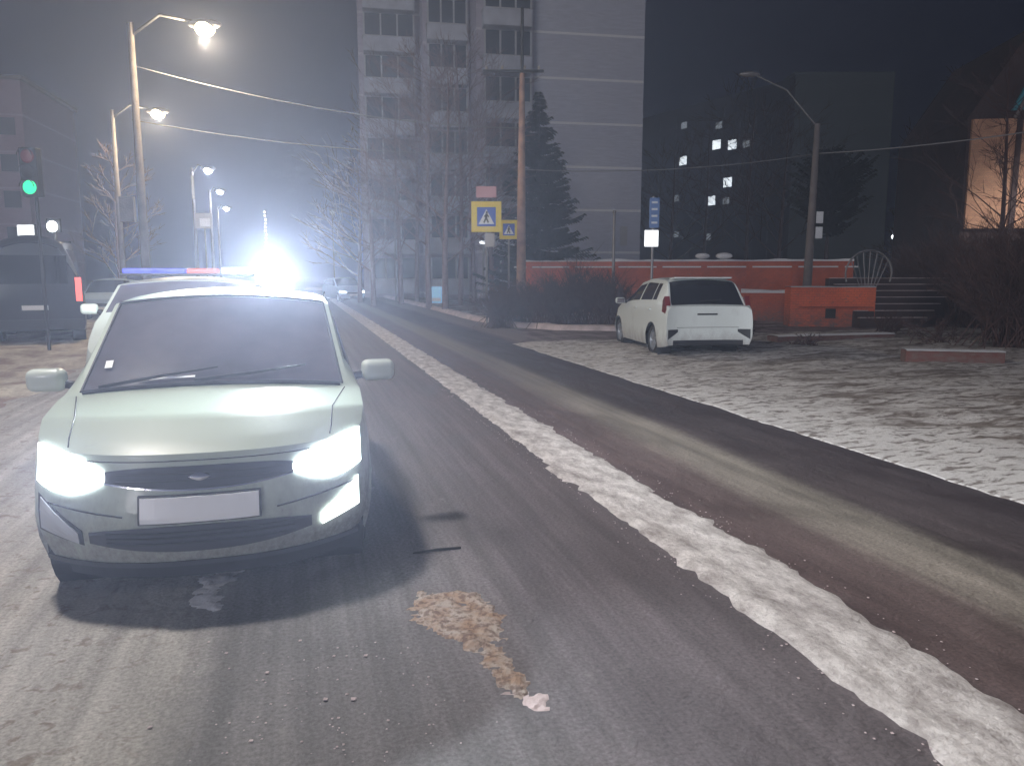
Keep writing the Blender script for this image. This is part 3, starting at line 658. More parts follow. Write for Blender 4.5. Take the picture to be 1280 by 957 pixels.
# lit small things far away
def glow(name, u, v, Y, r_, m, label, cat, post=True, sq=(1, .4, 1)):
    p = at(u, v, Y); r = empty(name, (p.x, Y, 0), 0, label, cat)
    MB().sphere((0, 0, 0), r_, 12, sq).build('bulb', m, r, smooth=True, loc=(0, 0, p.z))
    MB().box((0, .06*r_/.1, p.z+r_*.2), (r_*2.4, .1, r_*2.4)).build('housing', M['sblack'], r)
    MB().tube([(0, .06*r_/.1+.05, 0), (0, .06*r_/.1+.05, p.z)], .05, 8).build('pole', M['metal'], r)
    return r
glow('bright_spot', 65, 283, 28, .2, M['lamp_c'], 'round white light above the dark van', 'light')
glow('bright_spot', 77, 312, 26, .2, M['boxw'], 'oval white glow for a headlight reflection on the roof of the dark van', 'light', sq=(1.8, .4, .7))  # glowing oval stands in for a headlight glint on the van
glow('bright_spot', 1118, 296, 48, .13, M['lamp_c'], 'small white light above the brush at the right', 'light', sq=(1.5, .4, 1))
glow('bright_spot', 415, 266, 70, .2, M['windim'], 'faint small light above the distant road', 'light')
glow('bright_spot', 604, 303, 40, .12, M['boxw'], 'tiny white light under the crossing sign', 'light', sq=(1.8, .4, .8))
# illuminated square board and traffic light at left
p = at(33, 291, 24); r = empty('illuminated_sign', (p.x, 24, 0), 0, 'square white illuminated board left above the dark van', 'sign')
MB().box((0, 0, p.z), (.5, .12, .48)).build('panel', M['boxw'], r, bevel=.02); MB().box((0, .05, p.z), (.54, .1, .52)).build('frame', M['sblack'], r); MB().tube([(0, .1, 0), (0, .1, p.z)], .05).build('pole', M['metal'], r)
p = at(37, 234, 16); r = empty('traffic_light', (p.x, 16, 0), 0, 'traffic light showing green at the left edge above the dark van', 'traffic light')
MB().box((0, .1, p.z+.3), (.36, .2, .98)).build('housing', M['sblack'], r, bevel=.02)
for i in range(3):
    MB().lathe([(0, -.015), (.12, -.01), (.14, 0), (.14, .03)], 20, (0, 0, p.z+.31*i), 'Y').build('lens', M['green_on'] if i == 0 else (M['red_off'] if i == 2 else M['sblack']), r)
    MB().tube([(0.15*math.cos(a), -.1, p.z+.31*i+.15*math.sin(a)) for a in [q_*.31 for q_ in range(11)]], .01, 4).build('visor', M['sblack'], r)
MB().tube([(0, .2, 0), (0, .2, p.z+.8)], .035, 10).build('pole', M['black'], r)
# leaning pale signs near lamp 3
p = at(255, 276, 38); r = empty('road_sign', (p.x-.1, 38, 0), 0, 'pale square road sign below the three small white lamps', 'sign')
MB().box((.1, 0, p.z), (.85, .04, .75)).build('board', M['sgrey'], r, bevel=.02); MB().box((.15, -.03, p.z-.08), (.5, .01, .4)).build('face', M['swhite'], r)
MB().box((-.35, 0, at(243, 234, 38).z), (.12, .06, 1.1)).build('upper_bar', M['swhite'], r); MB().tube([(0.1, .05, 0), (.1, .05, p.z)], .04).build('pole', M['metal'], r)
p = at(162, 262, 19.3); r = empty('notice_board', (p.x, 19.2, 0), 0, 'small grey box board fixed to the tallest lamp pole', 'board')
MB().box((0, 0, p.z), (.36, .12, .62)).build('board_panel', M['concrete'], r, bevel=.01)
# crossing sign
def ped_sign(name, u, v, Y, w, label, rest=True, pole_u=None):
    p = at(u, v, Y); r = empty(name, (p.x, Y, 0), 0, label, 'road sign')
    MB().box((0, 0, p.z), (w, .03, w)).build('border', M['yellow'], r, bevel=.006)
    MB().box((0, -.02, p.z), (w*.62, .015, w*.62)).build('blue_panel', M['blue'], r)
    MB().add([(-w*.26, -.032, p.z-w*.24), (w*.26, -.032, p.z-w*.24), (0, -.032, p.z+w*.25)], [(0, 1, 2)]).build('white_triangle', M['swhite'], r)
    f_ = MB(); s_ = w*.42; y = -.036; z = p.z-w*.07
    f_.lathe([(0, 0), (s_*.09, 0)], 12, (s_*.03, y, z+s_*.5), 'Y')
    for a, b, t_ in (((.02, .4), (-.02, .08), .09), ((-.02, .1), (.16, -.3), .06), ((-.02, .1), (-.2, -.3), .06), ((.02, .36), (.2, .14), .045), ((.02, .36), (-.17, .16), .045)):
        a = Vector((a[0]*s_, y, z+a[1]*s_)); b = Vector((b[0]*s_, y, z+b[1]*s_)); d = (b-a).normalized(); n_ = Vector((d.z, 0, -d.x))*t_*s_
        f_.add([a+n_, b+n_, b-n_, a-n_], [(0, 1, 2, 3)])
    f_.build('pedestrian_symbol', M['sblack'], r)
    MB().tube([(0, .05, 0), (0, .05, p.z+w*.5)], .035, 8).build('pole', M['metal'], r)
    return r, p
r, p = ped_sign('crossing_sign', 608, 271, 24, .93, 'larger yellow bordered blue pedestrian crossing sign, left of the wooden pole')
MB().box((0, 0, at(611, 240, 24).z), (.62, .03, .34)).build('upper_plate', M['spink'], r); MB().box((.1, 0, at(610, 300, 24).z), (.3, .03, .42)).build('lower_plate', M['sgrey'], r)
ped_sign('crossing_sign', 636, 287, 28, .68, 'smaller yellow bordered crossing sign just left of the wooden pole')
# power pole with crossarm
p = at(652, 60, 25); r = empty('power_pole', (p.x, 25, 0), 0, 'tall pale power pole with dark crossarm in front of the spruce', 'pole')
MB().tube([(0, 0, -.1), (.0, 0, 4), (.02, 0, at(652, 92, 25).z)], [.17, .13, .08], 12).build('shaft', M['wood'], r, smooth=True)
MB().tube([(.02, 0, at(652, 92, 25).z), (.02, 0, at(652, 10, 25).z)], .05, 8).build('upper_mast', M['sblack'], r)
MB().box((-.25, 0, at(652, 89, 25).z), (1.9, .07, .07)).build('crossarm', M['sblack'], r)
for x in (-1.1, -.6, .1, .55): MB().lathe([(.03, 0), (.045, .05), (.02, .1), (0, .12)], 10, (x, 0, at(652, 88, 25).z+.03)).build('insulator', M['sgrey'], r)
# blue and white sign by the fence
p = at(817, 266, 20); r = empty('tall_blue_sign', (p.x, 20, 0), 0, 'narrow blue sign over a bright white plate behind the white hatchback', 'sign')
MB().box((.02, 0, p.z), (.26, .03, .76)).build('blue_plate', M['sblue'], r, bevel=.01); MB().box((-.04, 0, at(815, 298, 20).z), (.36, .03, .42)).build('white_plate', M['boxw'], r, bevel=.01)
for i in range(4): MB().box((.02, -.02, p.z+.26-i*.17), (.15, .01, .05)).build('sign_mark', M['swhite'], r)
MB().tube([(0, .04, 0), (0, .04, p.z+.42)], .035, 8).build('pole', M['metal'], r)
# pole with small plates at right
p = at(1022, 155, 27); r = empty('utility_pole', (p.x, 27, 0), 0, 'grey utility pole with small white plates behind the orange wall', 'pole')
MB().tube([(-.08, 0, -.1), (0, 0, p.z)], [.17, .09], 12).build('shaft', M['concrete'], r, smooth=True)
for v in (272, 291): MB().box((.22, -.08, at(1028, v, 27).z), (.24, .03, .4)).build('plate', M['swhite'], r, bevel=.01)
MB().tube([(0, 0, p.z-.1), (-1.1, 0, p.z+1.1), (-2.2, 0, p.z+1.6)], .03, 6).build('lamp_arm', M['metal'], r)
MB().sphere((0, 0, 0), .3, 12, (1.2, .5, .3)).build('lamp_head', M['metal'], r, smooth=True, loc=(-2.4, 0, p.z+1.62))
# thin posts
for u, v, Y, lb_ in ((492, 215, 48, 'thin tall grey post by the distant kerb, left of the blue box'), (768, 265, 29, 'thin short post in front of the pale tower wall')):
    p = at(u, v, Y); r = empty('thin_post', (p.x, Y, 0), 0, lb_, 'post'); MB().tube([(0, 0, -.05), (0, 0, p.z)], [.07, .045], 8).build('shaft', M['metal'], r); MB().sphere((0, 0, p.z), .07, 8).build('cap', M['metal'], r)
# garland
p = at(331, 265, 40); r = empty('light_garland', (p.x, 40, 0), 0, 'vertical string of tiny white lights above the flashing beacon', 'lights')
MB().tube([(0, .05, 0), (0, .05, p.z+.1)], .04, 8).build('pole', M['metal'], r)
b = MB(); n_ = 11; z1 = at(331, 312, 40).z
for i in range(n_): MB().sphere((0, 0, 0), .045, 8).build('bulb', M['led'], r, loc=(random.uniform(-.03, .03), 0, z1+(p.z-z1)*i/(n_-1)))
# blue box by the kerb
p = gp(546, 371.5); p = at(546, 366, 44); r = empty('blue_kerb_box', (p.x, 44, 0), 0, 'rounded glowing pale blue box by the distant kerb', 'box')
MB().box((0, 0, .5), (.75, .5, .95)).build('casing', M['palebox'], r, bevel=.12); MB().box((0, -.27, .25), (.5, .02, .2)).build('front_panel', M['swhite'], r); MB().box((0, 0, .02), (.85, .6, .06)).build('foot', M['concrete'], r)
# cables
def cable(a, b, sag, label, rr=.016):
    pts = [a.lerp(b, i/24)-Vector((0, 0, sag*4*(i/24)*(1-i/24))) for i in range(25)]
    tag(MB().tube(pts, rr, 5).build('cable', M['cable'], smooth=True), label, 'cable', 'overhead cables')
cable(at(165, 82, 19.5), at(652, 160, 25), .35, 'overhead cable from the tallest lamp pole to the power pole, upper one')
cable(at(165, 150, 19.5), at(652, 190, 25), .3, 'overhead cable from the tallest lamp pole to the power pole, lower one', .012)
cable(at(652, 212, 25), at(1022, 192, 27), .25, 'overhead cable from the power pole to the grey utility pole')
cable(at(1022, 192, 27), at(1330, 158, 22), .1, 'bright overhead cable from the utility pole to the right edge', .02)
# ================================================================= walls
def wall(name, a, b, h, th, m, label, capw=.1, cat='wall', cap=.1, z0=0):
    a, b = Vector((*a, 0)), Vector((*b, 0)); L = (b-a).length; ang = math.atan2(b.y-a.y, b.x-a.x); r = empty(name, (a+b)/2, ang, label, cat)
    MB().box((0, 0, h/2), (L, th, h)).build('masonry', m, r); nseg = max(2, int(L/.3)); mb = MB()
    for i in range(nseg+1):
        x = -L/2+L*i/nseg; hh = cap*(.7+.6*nz(x, a.y, 3, 1.3)+.3*nz(x, 2, 3, 5)); hh = max(.02, hh); w = th/2+.03
        mb.v += [(x, -w, h+.002), (x, -w*.8, h+hh*.8), (x, 0, h+hh), (x, w*.8, h+hh*.8), (x, w, h+.002)]
    for i in range(nseg):
        for k_ in range(4): q_ = i*5+k_; mb.f.append((q_, q_+1, q_+6, q_+5))
    mb.build('snow_cap', M['snow'], r, smooth=True)
    return r
h1 = at(700, 327, 32).z
r = wall('boundary_wall', at(648, 330, 32.6).xy, at(1066, 330, 31).xy, h1, .25, M['redwall'], 'long rust red boundary wall behind the white hatchback, snow along its top', cap=.12)
for i in range(8): MB().box((-6.3+i*1.8, -.16, h1/2-.03), (.24, .07, h1-.06)).build('pilaster', M['redwall'], r)
MB().box((0, -.14, h1-.22), (13.9, .05, .06)).build('ledge', M['snow'], r)
for u, w in ((878, .3), (905, .35)):
    tag(MB().sphere((0, 0, 0), w, 14, (1, .6, .4)).build('snow_heap', M['snow'], smooth=True, loc=at(u, 320, 31.7)), 'rounded %s heap of snow on top of the red wall' % ('smaller left' if u < 890 else 'larger right'), 'snow')
wall('low_wall', at(926, 380, 27.2).xy, at(990, 380, 26.6).xy, at(950, 366, 27).z, .4, M['redwall'], 'short lower wall piece with thick bright snow, left of the orange block', cap=.16)
r = wall('orange_wall', at(984, 380, 24.6).xy, at(1088, 380, 24.2).xy, at(1040, 359, 24.4).z, 1.0, M['orangewall'], 'bright orange red masonry block left of the snowy steps', cap=.05)
MB().box((-.05, -.52, .42), (.3, .06, .3)).build('vent_opening', M['sblack'], r)
MB().box((.1, -.54, .62), (2.2, .06, .04)).build('ledge', M['redwall'], r)
wall('plinth_wall', gp(965, 432).xy, gp(1110, 428).xy, .22, .4, M['darkred'], 'low dark red plinth between the white hatchback and the brush', cap=.04)
wall('plinth_wall', gp(1128, 458).xy, gp(1250, 461).xy, .3, .35, M['darkred'], 'low red brick plinth under the brush near the right edge', cap=.015)
# steps with snow on the treads
r = empty('snowy_steps', at(1130, 400, 23.6).xy.to_3d(), R(4), 'flight of dark steps with snow on every tread, right of the orange block', 'steps')
for i in range(7):
    w = 2.2+i*.42; z = .2*(i+1)+.1; MB().box((w/2-1.5, i*.34, z/2), (w, .34, z)).build('step', M['dkbrown'], r)
    MB().box((w/2-1.5, i*.34-.05, z+.012), (w*.98, .16, .02)).build('tread_snow', M['kerbsnow'], r)
# wheel-shaped iron ornament
p = at(1086, 338, 24); r = empty('iron_arch', (p.x, 24, 0), 0, 'round iron arch with fanned bars beside the top of the orange block', 'arch')
rr = .72; MB().tube([(rr*math.cos(a), 0, p.z-.1+rr*math.sin(a)) for a in [R(-20+i*11) for i in range(21)]], .028, 6).build('arch_ring', M['metal'], r)
for i in range(7): a = R(35+i*18); MB().tube([(0.1*math.cos(a), 0, p.z-.95), (rr*math.cos(a), 0, p.z-.1+rr*math.sin(a))], .014, 5).build('bar', M['metal'], r)
MB().tube([(-.3, 0, 0), (0, 0, p.z-.95), (.3, 0, 0)], .03, 6).build('support', M['metal'], r)
# ================================================================= buildings
# tower: end wall nearly frontal, balcony facade receding to the left
ca, cb = at(667, 300, 52), at(800, 300, 53.3); ang = math.atan2(cb.y-ca.y, cb.x-ca.x); W_ = (cb-ca).length; HT = 33
r = empty('apartment_tower', (ca.x, ca.y, 0), ang, 'tall pale panel tower with blank end wall, balconies on its left side', 'building')
MB().box((W_/2, 6, HT/2), (W_, 12, HT)).build('end_wall', M['tower'], r)
MB().box((-1.9, 2.6, HT/2), (3.8, 5.2, HT)).build('facade', M['towerside'], r)
MB().box((-5.4, 7.6, HT/2), (3.2, 8, HT)).build('facade', M['towerside'], r)
MB().box((-9.2, 11, HT/2-3), (4.4, 8, HT-6)).build('facade', M['towerside'], r)
for i in range(11):
    z = .28+2.82*i
    if z > 24: pass
    for x0, y0, w in ((-1.9, -.5, 3.1), (-5.4, 3.1, 2.7), (-9.2, 6.5, 3.6)):
        if z > 28: continue
        b = MB().box((x0, y0, z+.55), (w, 1.0, 1.0)).build('balcony', M['balc'], r)
        MB().box((x0, y0, z+1.08), (w+.08, 1.08, .05)).build('rail', M['frame'], b)
        MB().box((x0, y0-.4, z+1.85), (w*.97, .04, 1.45)).build('glazing', M['windark'], b)
        for q_ in (-1, 0, 1): MB().box((x0+q_*w*.31, y0+.55, z+1.85), (w*.24, .08, 1.3)).build('window', M['windark'], r)
        for q_ in (-1.5, -.5, .5, 1.5): MB().box((x0+q_*w*.32, y0-.46, z+1.85), (.11, .07, 1.5)).build('balcony_post', M['frame'], b)
MB().box((W_*.84, -.04, .28+2.82*1+1.2), (.5, .1, 1.3)).build('service_panel', M['frame'], r)
MB().box((W_/2-2, 5.9, HT+.15), (W_+4.4, 12.4, .3)).build('roof', M['concrete'], r)
# dark block at right
cb = at(1105, 300, 110); ca = at(985, 300, 112); cc = at(800, 300, 140); HB = at(1050, 92, 111).z
r = empty('dark_apartment_block', (ca.x, ca.y, 0), 0, 'dark greenish apartment block with scattered lit windows', 'building')
def wallbox(name, a, b, h, m, par, org, depth=1.0):
    a = Vector((a.x, a.y, 0)); b = Vector((b.x, b.y, 0)); d = (b-a).normalized(); n_ = Vector((-d.y, d.x, 0))*depth
    vs = [a-org, b-org, b+n_-org, a+n_-org]; vs = vs+[v_+Vector((0, 0, h)) for v_ in vs]
    return MB().add(vs, [(0, 1, 2, 3), (4, 5, 6, 7), (0, 1, 5, 4), (1, 2, 6, 5), (2, 3, 7, 6), (3, 0, 4, 7)]).build(name, m, par)
O_ = Vector((ca.x, ca.y, 0))
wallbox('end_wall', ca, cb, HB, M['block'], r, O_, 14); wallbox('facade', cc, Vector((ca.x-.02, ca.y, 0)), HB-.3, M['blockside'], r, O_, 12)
MB().box(((cb.x-ca.x)/2, 7, HB+.2), ((cb.x-ca.x)+.6, 14.6, .4)).build('roof', M['block'], r)
fd = Vector((cc.x-ca.x, cc.y-ca.y, 0)); fn = Vector((fd.y, -fd.x, 0)).normalized(); fn = -fn if fn.y > 0 else fn
def fac(u, z):                # point on the facade under pixel column u
    k_ = (u-640)/F; # solve ca+fd*s : x = k*y approx
    s_ = (k_*ca.y-ca.x)/(fd.x-k_*fd.y); return Vector((ca.x+fd.x*s_, ca.y+fd.y*s_, z))
lit = {(848, 157): 0, (890, 157): 0, (888, 181): 1, (907, 181): 1, (924, 180): 0, (848, 201): 1, (903, 228): 1, (884, 251): 1, (902, 251): 0, (841, 248): 0, (842, 293): 0, (881, 296): 0}
fr_ang = math.atan2(fd.y, fd.x)
def win(u, z, m, w=1.5, h=1.35):
    p_ = fac(u, z)-O_+fn*.06; f_ = MB().box((0, 0, 0), (w+.3, .1, h+.3), rz=fr_ang).build('window', M['blockside'], r, loc=p_)
    MB().box((0, 0, 0), (w, .06, h), rz=fr_ang).build('pane', M[m], f_, loc=fn*.06)
for (u, v), s_ in lit.items():
    p_ = fac(u, 0); z = at(u, v, p_.y).z; win(u, z, 'winlit' if s_ else 'windim', 1.7 if s_ else 1.3, 1.4 if s_ else 1.0)
for fl in range(10):
    for u in range(815, 985, 19):
        z = 1.8+2.8*fl; pp = fac(u, 0)
        if all(abs(u-a[0]) > 11 or abs(at(a[0], a[1], fac(a[0], 0).y).z-z) > 1.9 for a in lit): win(u, z, 'windark')
# building at right edge: tan brick panel lit, teal gable
p0 = at(1206, 200, 36); r = empty('brick_building', (p0.x, 36, 0), R(-6), 'tan brick building with teal upper panel at the right edge', 'building')
z0, z1, z2 = at(1206, 286, 36).z, at(1206, 150, 36).z, at(1250, 50, 36).z
MB().box((5, 4, z1/2+.0), (9.96, 8, z1)).build('wall', M['dkbrown'], r)
MB().box((5.1, -.06, (z0+z1)/2), (9.9, .2, z1-z0)).build('brick_front', M['tanbrick'], r)
for x in (2.15, 4.4): MB().box((x, -.2, (z0+z1)/2), (.22, .1, z1-z0)).build('mullion', M['dkbrown'], r)
MB().prism([(0, z1), (10, z1), (10, z2+2), (2.6, z2+.6)], .2, 8).build('gable', M['dkbrown'], r)
MB().prism([(1.9, z1+.4), (9, z1+.4), (9, z2+.5), (2.9, z2-.9)], .05, .2).build('teal_panel', M['teal'], r)
MB().tube([(1.9, -.2, z1), (3.6, -.2, z2), (10, -.3, z2+2)], .09, 6).build('roof_edge', M['concrete'], r)
# pink block at left edge
p0 = at(33, 200, 62); h_ = at(15, 100, 62).z
r = empty('pink_apartment_block', (p0.x, 62, 0), R(12), 'pinkish apartment block in haze at the left edge', 'building')
MB().box((-6, 6, h_/2), (12, 12, h_)).build('walls', M['pinkb'], r); MB().box((-6, 6, h_+.15), (12.5, 12.5, .3)).build('roof', M['concrete'], r)
for fl in range(5):
    for x in (-1.2, -4.2, -7.5): MB().box((x, -.03, 2+2.8*fl), (1.2, .1, 1.3)).build('window', M['windark'], r)
# ================================================================= vegetation
def bare_tree(x, y, h, seed, label, spread=1., m='bark', depth=5, r0=.16, group='bare trees', lean=0, twr=.008, name='bare_tree'):
    rnd = random.Random(seed); r = empty(name, (x, y, 0), rnd.uniform(0, 6), label, 'tree', group); tr, cr = MB(), MB()
    pts = []; rs = []; n_ = 9
    for i in range(n_+1):
        k_ = i/n_; pts.append(Vector((math.sin(k_*3+seed)*.02*h*k_+lean*k_, math.cos(k_*2.6+seed)*.02*h*k_, h*k_*.93-.1))); rs.append(r0*(1-k_*.88))
    tr.tube(pts, rs, 9)
    def grow(p, d, l, rad, lev):
        mid = p+d*l*.5+Vector((rnd.uniform(-1, 1), rnd.uniform(-1, 1), rnd.uniform(-.3, .8)))*l*.07; e = p+d*l+Vector((0, 0, .03*l))
        cr.tube([p, mid, e], [rad, rad*.75, rad*.5], 3 if lev > 1 else 5, False)
        if lev >= depth: return
        for _ in range(rnd.choice((3, 3, 4))):
            k_ = rnd.uniform(.35, 1); q_ = p.lerp(e, k_); dd = (d+Vector((rnd.uniform(-1, 1), rnd.uniform(-1, 1), rnd.uniform(-.4, .7)))*.75).normalized()
            grow(q_, dd, l*rnd.uniform(.5, .72), max(twr, rad*.5), lev+1)
    nb = 17
    for i in range(nb):
        k_ = .22+.76*i/nb; j = k_*n_; p = pts[int(j)].lerp(pts[min(n_, int(j)+1)], j-int(j)); a = i*2.4+rnd.uniform(-.4, .4)
        l = h*.26*spread*(1-.68*k_)*rnd.uniform(.8, 1.2); el = rnd.uniform(.45, .95)
        grow(p, Vector((math.cos(a), math.sin(a), el)).normalized(), l, max(.02, r0*.4*(1-k_)), 2)
    tr.build('trunk', M[m], r, smooth=True); cr.build('crown', M[m], r); return r
spots = [(465, 40, 9, 'slender bare tree at the left end of the row before the tower'), (500, 44, 12, 'bare tree second from the left before the tower balconies'), (535, 37, 12.5, 'large bare tree third from the left, before the tower balconies'),
         (575, 42, 14.5, 'tallest bare tree in front of the tower balconies'), (615, 40, 9, 'shorter bare tree behind the crossing signs')]
for i, (u, Y, h, lb_) in enumerate(spots):
    bare_tree(at(u, 300, Y).x, Y, h, 11+i, lb_, 1.15, 'bark_l', 5, group='bare trees before the tower')
spots = [(448, 46, 8, 'smallest bare tree at the kerb behind the thin post'), (520, 48, 15, 'bare tree with the tallest crown behind the kerb row'), (556, 34, 11, 'bare tree nearest the road in front of the tower'), (592, 46, 15, 'bare tree hiding the balconies beside the power pole')]
for i, (u, Y, h, lb_) in enumerate(spots):
    bare_tree(at(u, 300, Y).x, Y, h, 141+i, lb_, 1.35, 'bark_l', 5, group='bare trees before the tower', twr=.012)
spots = [(838, 62, 12, 'bare tree beyond the red wall, nearest the tower'), (880, 75, 17, 'bare tree beyond the red wall before the lit windows'), (935, 66, 18, 'tallest dark bare tree before the dark block'), (975, 58, 14, 'dark bare tree at the corner of the dark block'), (1135, 50, 6, 'low bare tree beyond the steps')]
for i, (u, Y, h, lb_) in enumerate(spots): bare_tree(at(u, 300, Y).x, Y, h, 31+i, lb_, 1.35, 'twig', 5, .2, 'bare trees beyond the red wall', twr=.014)
bare_tree(at(1250, 300, 30).x, 30, 10.5, 52, 'dark bare tree in front of the tan brick building', 1.1, 'twig', 5, .13, 'bare trees at the right edge')
bare_tree(at(1300, 300, 27).x, 27, 8.5, 57, 'bare tree cut off by the right edge of the picture', 1.2, 'twig', 5, .13, 'bare trees at the right edge')
bare_tree(at(140, 300, 31).x, 31.5, 7, 63, 'hazy bare tree by the lamp pole above the patrol car', 1.0, 'bark_l', 5, .1, 'bare trees at the left')
def conifer(x, y, h, w, seed, label, name='spruce_tree', base=.06, loose=False):
    rnd = random.Random(seed); r = empty(name, (x, y, 0), 0, label, 'tree'); MB().tube([(0, 0, -.1), (0, 0, h*.98)], [.16, .02], 8).build('trunk', M['bark'], r); cr = MB(); n_ = int(h*(9 if loose else 6.5))
    for i in range(n_):
        k_ = i/n_; z = h*(base+(1-base)*k_); L_ = w*((1-k_)**.82 if not loose else math.sin(math.pi*(.15+.8*k_)))*rnd.uniform(.6, 1.12)+.08
        L0 = L_
        for q_ in range(13 if not loose else 5):
            L_ = L0*rnd.uniform(.65, 1.1)
            a = rnd.uniform(0, 6.283); d = Vector((math.cos(a), math.sin(a), 0)); m_ = max(4, int(L_/.11)); up = rnd.uniform(-.42, -.05) if not loose else rnd.uniform(-.1, .3)
            pr = None
            for s_ in range(m_+1):
                t_ = s_/m_; p = Vector((0, 0, z))+d*L_*t_+Vector((0, 0, L_*(up*t_+.32*t_*t_)))
                if pr is not None:
                    sd = Vector((-d.y, d.x, 0)); ww = .03+.16*(1-t_)*min(1, L_)+.03
                    for sg in (-1, 1):
                        for _ in range(2):
                            tip = p+sd*sg*ww*rnd.uniform(.6, 1.5)+d*.1+Vector((0, 0, -rnd.uniform(.02, .16)))
                            cr.add([pr, p, tip], [(0, 1, 2)])
                    cr.add([pr+Vector((0, 0, .02)), p+Vector((0, 0, .015)), p-Vector((0, 0, .06))], [(0, 1, 2)])
                pr = p
    cr.build('crown', M['needle'], r); return r
pt = at(674, 112, 36); conifer(pt.x, 36, pt.z, 2.8, 3, 'tall dark spruce in front of the pale tower')
pt = at(1045, 185, 42); conifer(pt.x-.2, 42, pt.z, 2.2, 5, 'dark loose pine behind the utility pole', 'pine_tree', .45, True)
def bush(u, v, Y, w, h, seed, label, m='twig', n_=46, group='bare bushes', flat_=False, snow=False):
    rnd = random.Random(seed); p0 = at(u, v, Y); r = empty('bare_bush', (p0.x, Y, 0), 0, label, 'bush', group); mb = MB()
    for i in range(n_):
        a = rnd.uniform(0, 6.283); b = Vector((rnd.gauss(0, w*.16), rnd.gauss(0, w*.12), -.03)); sp = rnd.uniform(.1, 1)
        e = Vector((math.cos(a)*w*.5*sp, math.sin(a)*w*.4*sp, h*rnd.uniform(.55, 1)*(1-.35*sp))); md = b.lerp(e, .5)+Vector((0, 0, h*.16*sp))
        P_ = [b, b.lerp(md, .5)+Vector((0, 0, .04)), md, md.lerp(e, .5)+Vector((0, 0, .03*h)), e]; mb.tube(P_, [.016, .013, .01, .008, .005], 3, False)
        for q_ in range(9):
            k_ = rnd.uniform(.25, 1)*4; j = min(3, int(k_)); s_ = P_[j].lerp(P_[j+1], k_-j); dd = (e-b).normalized()+Vector((rnd.uniform(-1, 1), rnd.uniform(-1, 1), rnd.uniform(-.5, .8))); l = rnd.uniform(.15, .4)*h
            e2 = s_+dd*l*.6; mb.tube([s_, e2], [.008, .004], 3, False)
            for _ in range(3): s3 = s_.lerp(e2, rnd.uniform(.2, 1)); mb.tube([s3, s3+(dd*.4+Vector((rnd.uniform(-1, 1), rnd.uniform(-1, 1), rnd.uniform(-.5, 1))))*l*.3], [.006, .003], 3, False)
    mb.build('twigs', M[m], r); return r
HB_ = [(625, 23.6, 1.7, 1.2, 'dark hedge bush nearest the kerb bend, under the crossing signs'), (655, 24.5, 1.9, 1.5, 'dark hedge bush just right of the power pole base'), (690, 23.5, 1.8, 1.6, 'dark hedge bush in the middle of the kerb row'),
       (722, 24.2, 2.0, 1.9, 'tallest dark hedge bush left of the white hatchback'), (757, 23.6, 1.8, 1.7, 'dark hedge bush touching the white hatchback outline')]
for i, (u, Y, w, h, lb_) in enumerate(HB_): bush(u, 400, Y, w*1.15, h, 70+i, lb_, 'twig', 95, 'dark bushes along the kerb')
HB_ = [(1110, 19, 1.8, .75, 'brown brush at the foot of the snowy steps'), (1170, 16.6, 2.4, .7, 'low brush bush behind the red brick plinth'), (1225, 21, 2.6, 2.4, 'tall brush bush right of the snowy steps'), (1268, 17, 2.2, 2.2, 'large brush bush near the right edge'),
       (1285, 15.5, 2.8, 2.5, 'brush bush cut off by the right edge'), (1215, 25, 4, 3.2, 'brush bush farther back under the tan brick building'), (1270, 22, 3.5, 3.3, 'tall brush bush beneath the brick building, at the edge'), (1160, 27, 3, 3.0, 'brush bush behind the snowy steps'), (1010, 16.5, 1.2, .35, 'small low twigs on the verge beside the white hatchback')]
for i, (u, Y, w, h, lb_) in enumerate(HB_): bush(u, 400, Y, w, h, 90+i, lb_, 'twig', 130 if h > 1 else 20, 'brush at the right')
bush(925, 420, 19.2, 1.2, .55, 133, 'small twigs at the right rear corner of the white hatchback', 'twig', 22, 'brush at the right')
# snow heap by the left kerb
for u, v, w, lb_ in ((8, 415, .5, 'pale snow heap under the dark van at the left edge'),):
    p = gp(u, v); mb = MB().sphere((0, 0, 0), w, 18, (1, .8, .5)); o = mb.build('snow_heap', M['snow'], smooth=True, loc=p+Vector((0, 0, .05))); tag(o, lb_, 'snow')
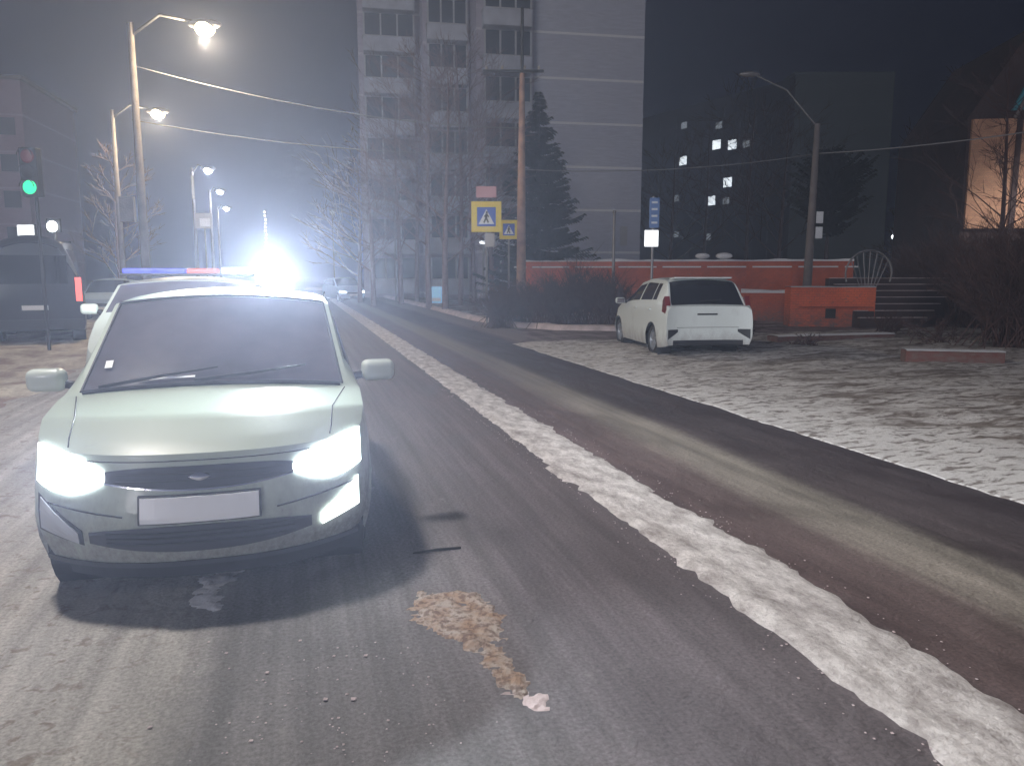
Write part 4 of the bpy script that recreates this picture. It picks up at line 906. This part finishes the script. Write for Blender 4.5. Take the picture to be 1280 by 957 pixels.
# ================================================================= haze, sky, sun, camera
hz = MB().box((0, 250, 44), (1190, 820, 92)).build('haze', M['snow']); hm = bpy.data.materials.new('haze'); hm.use_nodes = True
n = hm.node_tree.nodes; n.clear(); pv_ = n.new('ShaderNodeVolumePrincipled'); ou = n.new('ShaderNodeOutputMaterial'); hm.node_tree.links.new(pv_.outputs[0], ou.inputs['Volume'])
pv_.inputs['Density'].default_value = .0064; pv_.inputs['Color'].default_value = (.68, .75, 1, 1); pv_.inputs['Anisotropy'].default_value = .6; pv_.inputs['Density Attribute'].default_value = ''
hm.cycles.homogeneous_volume = True; hz.data.materials.clear(); hz.data.materials.append(hm); tag(hz, 'thin night haze', 'haze', kind='stuff')
sc = bpy.context.scene
w = bpy.data.worlds.new('World'); sc.world = w; w.use_nodes = True; n = w.node_tree.nodes; l = w.node_tree.links
sky = n.new('ShaderNodeTexSky'); sky.sky_type = 'NISHITA'; sky.sun_disc = False
SUN_EL, SUN_AZ = R(12), R(200)     # added fill sun behind the camera, brightens the facing walls
sky.sun_elevation = SUN_EL; sky.sun_rotation = SUN_AZ
mx = n.new('ShaderNodeMix'); mx.data_type = 'RGBA'; mx.blend_type = 'MULTIPLY'; mx.inputs['Factor'].default_value = 1; mx.inputs[7].default_value = (.3, .36, .8, 1)
l.new(sky.outputs[0], mx.inputs[6]); l.new(mx.outputs[2], n['Background'].inputs['Color']); n['Background'].inputs['Strength'].default_value = .006
sl = bpy.data.lights.new('fill_sun', 'SUN'); sl.energy = 1.35; sl.angle = R(14); sl.color = (1, .95, .97); so = bpy.data.objects.new('fill_sun', sl); C.objects.link(so)
dirv = Vector((math.sin(SUN_AZ)*math.cos(SUN_EL), math.cos(SUN_AZ)*math.cos(SUN_EL), math.sin(SUN_EL)))
so.rotation_euler = dirv.to_track_quat('Z', 'Y').to_euler()
cd = bpy.data.cameras.new('camera'); cd.sensor_width = 36; cd.lens = F/1280*36; cd.clip_end = 3000; cd.clip_start = .05
co = bpy.data.objects.new('camera', cd); C.objects.link(co); co.location = (0, 0, H); co.rotation_euler = (R(82), 0, 0); sc.camera = co
sc.view_settings.view_transform = 'Standard'; sc.view_settings.look = 'None'; sc.view_settings.exposure = 0; sc.view_settings.gamma = 1
sc.render.engine = 'CYCLES'; cy = sc.cycles; cy.use_denoising = True; cy.max_bounces = 5; cy.diffuse_bounces = 2; cy.glossy_bounces = 3; cy.volume_bounces = 0; cy.transmission_bounces = 2
cy.sample_clamp_indirect = 3; cy.sample_clamp_direct = 0; cy.use_light_tree = True
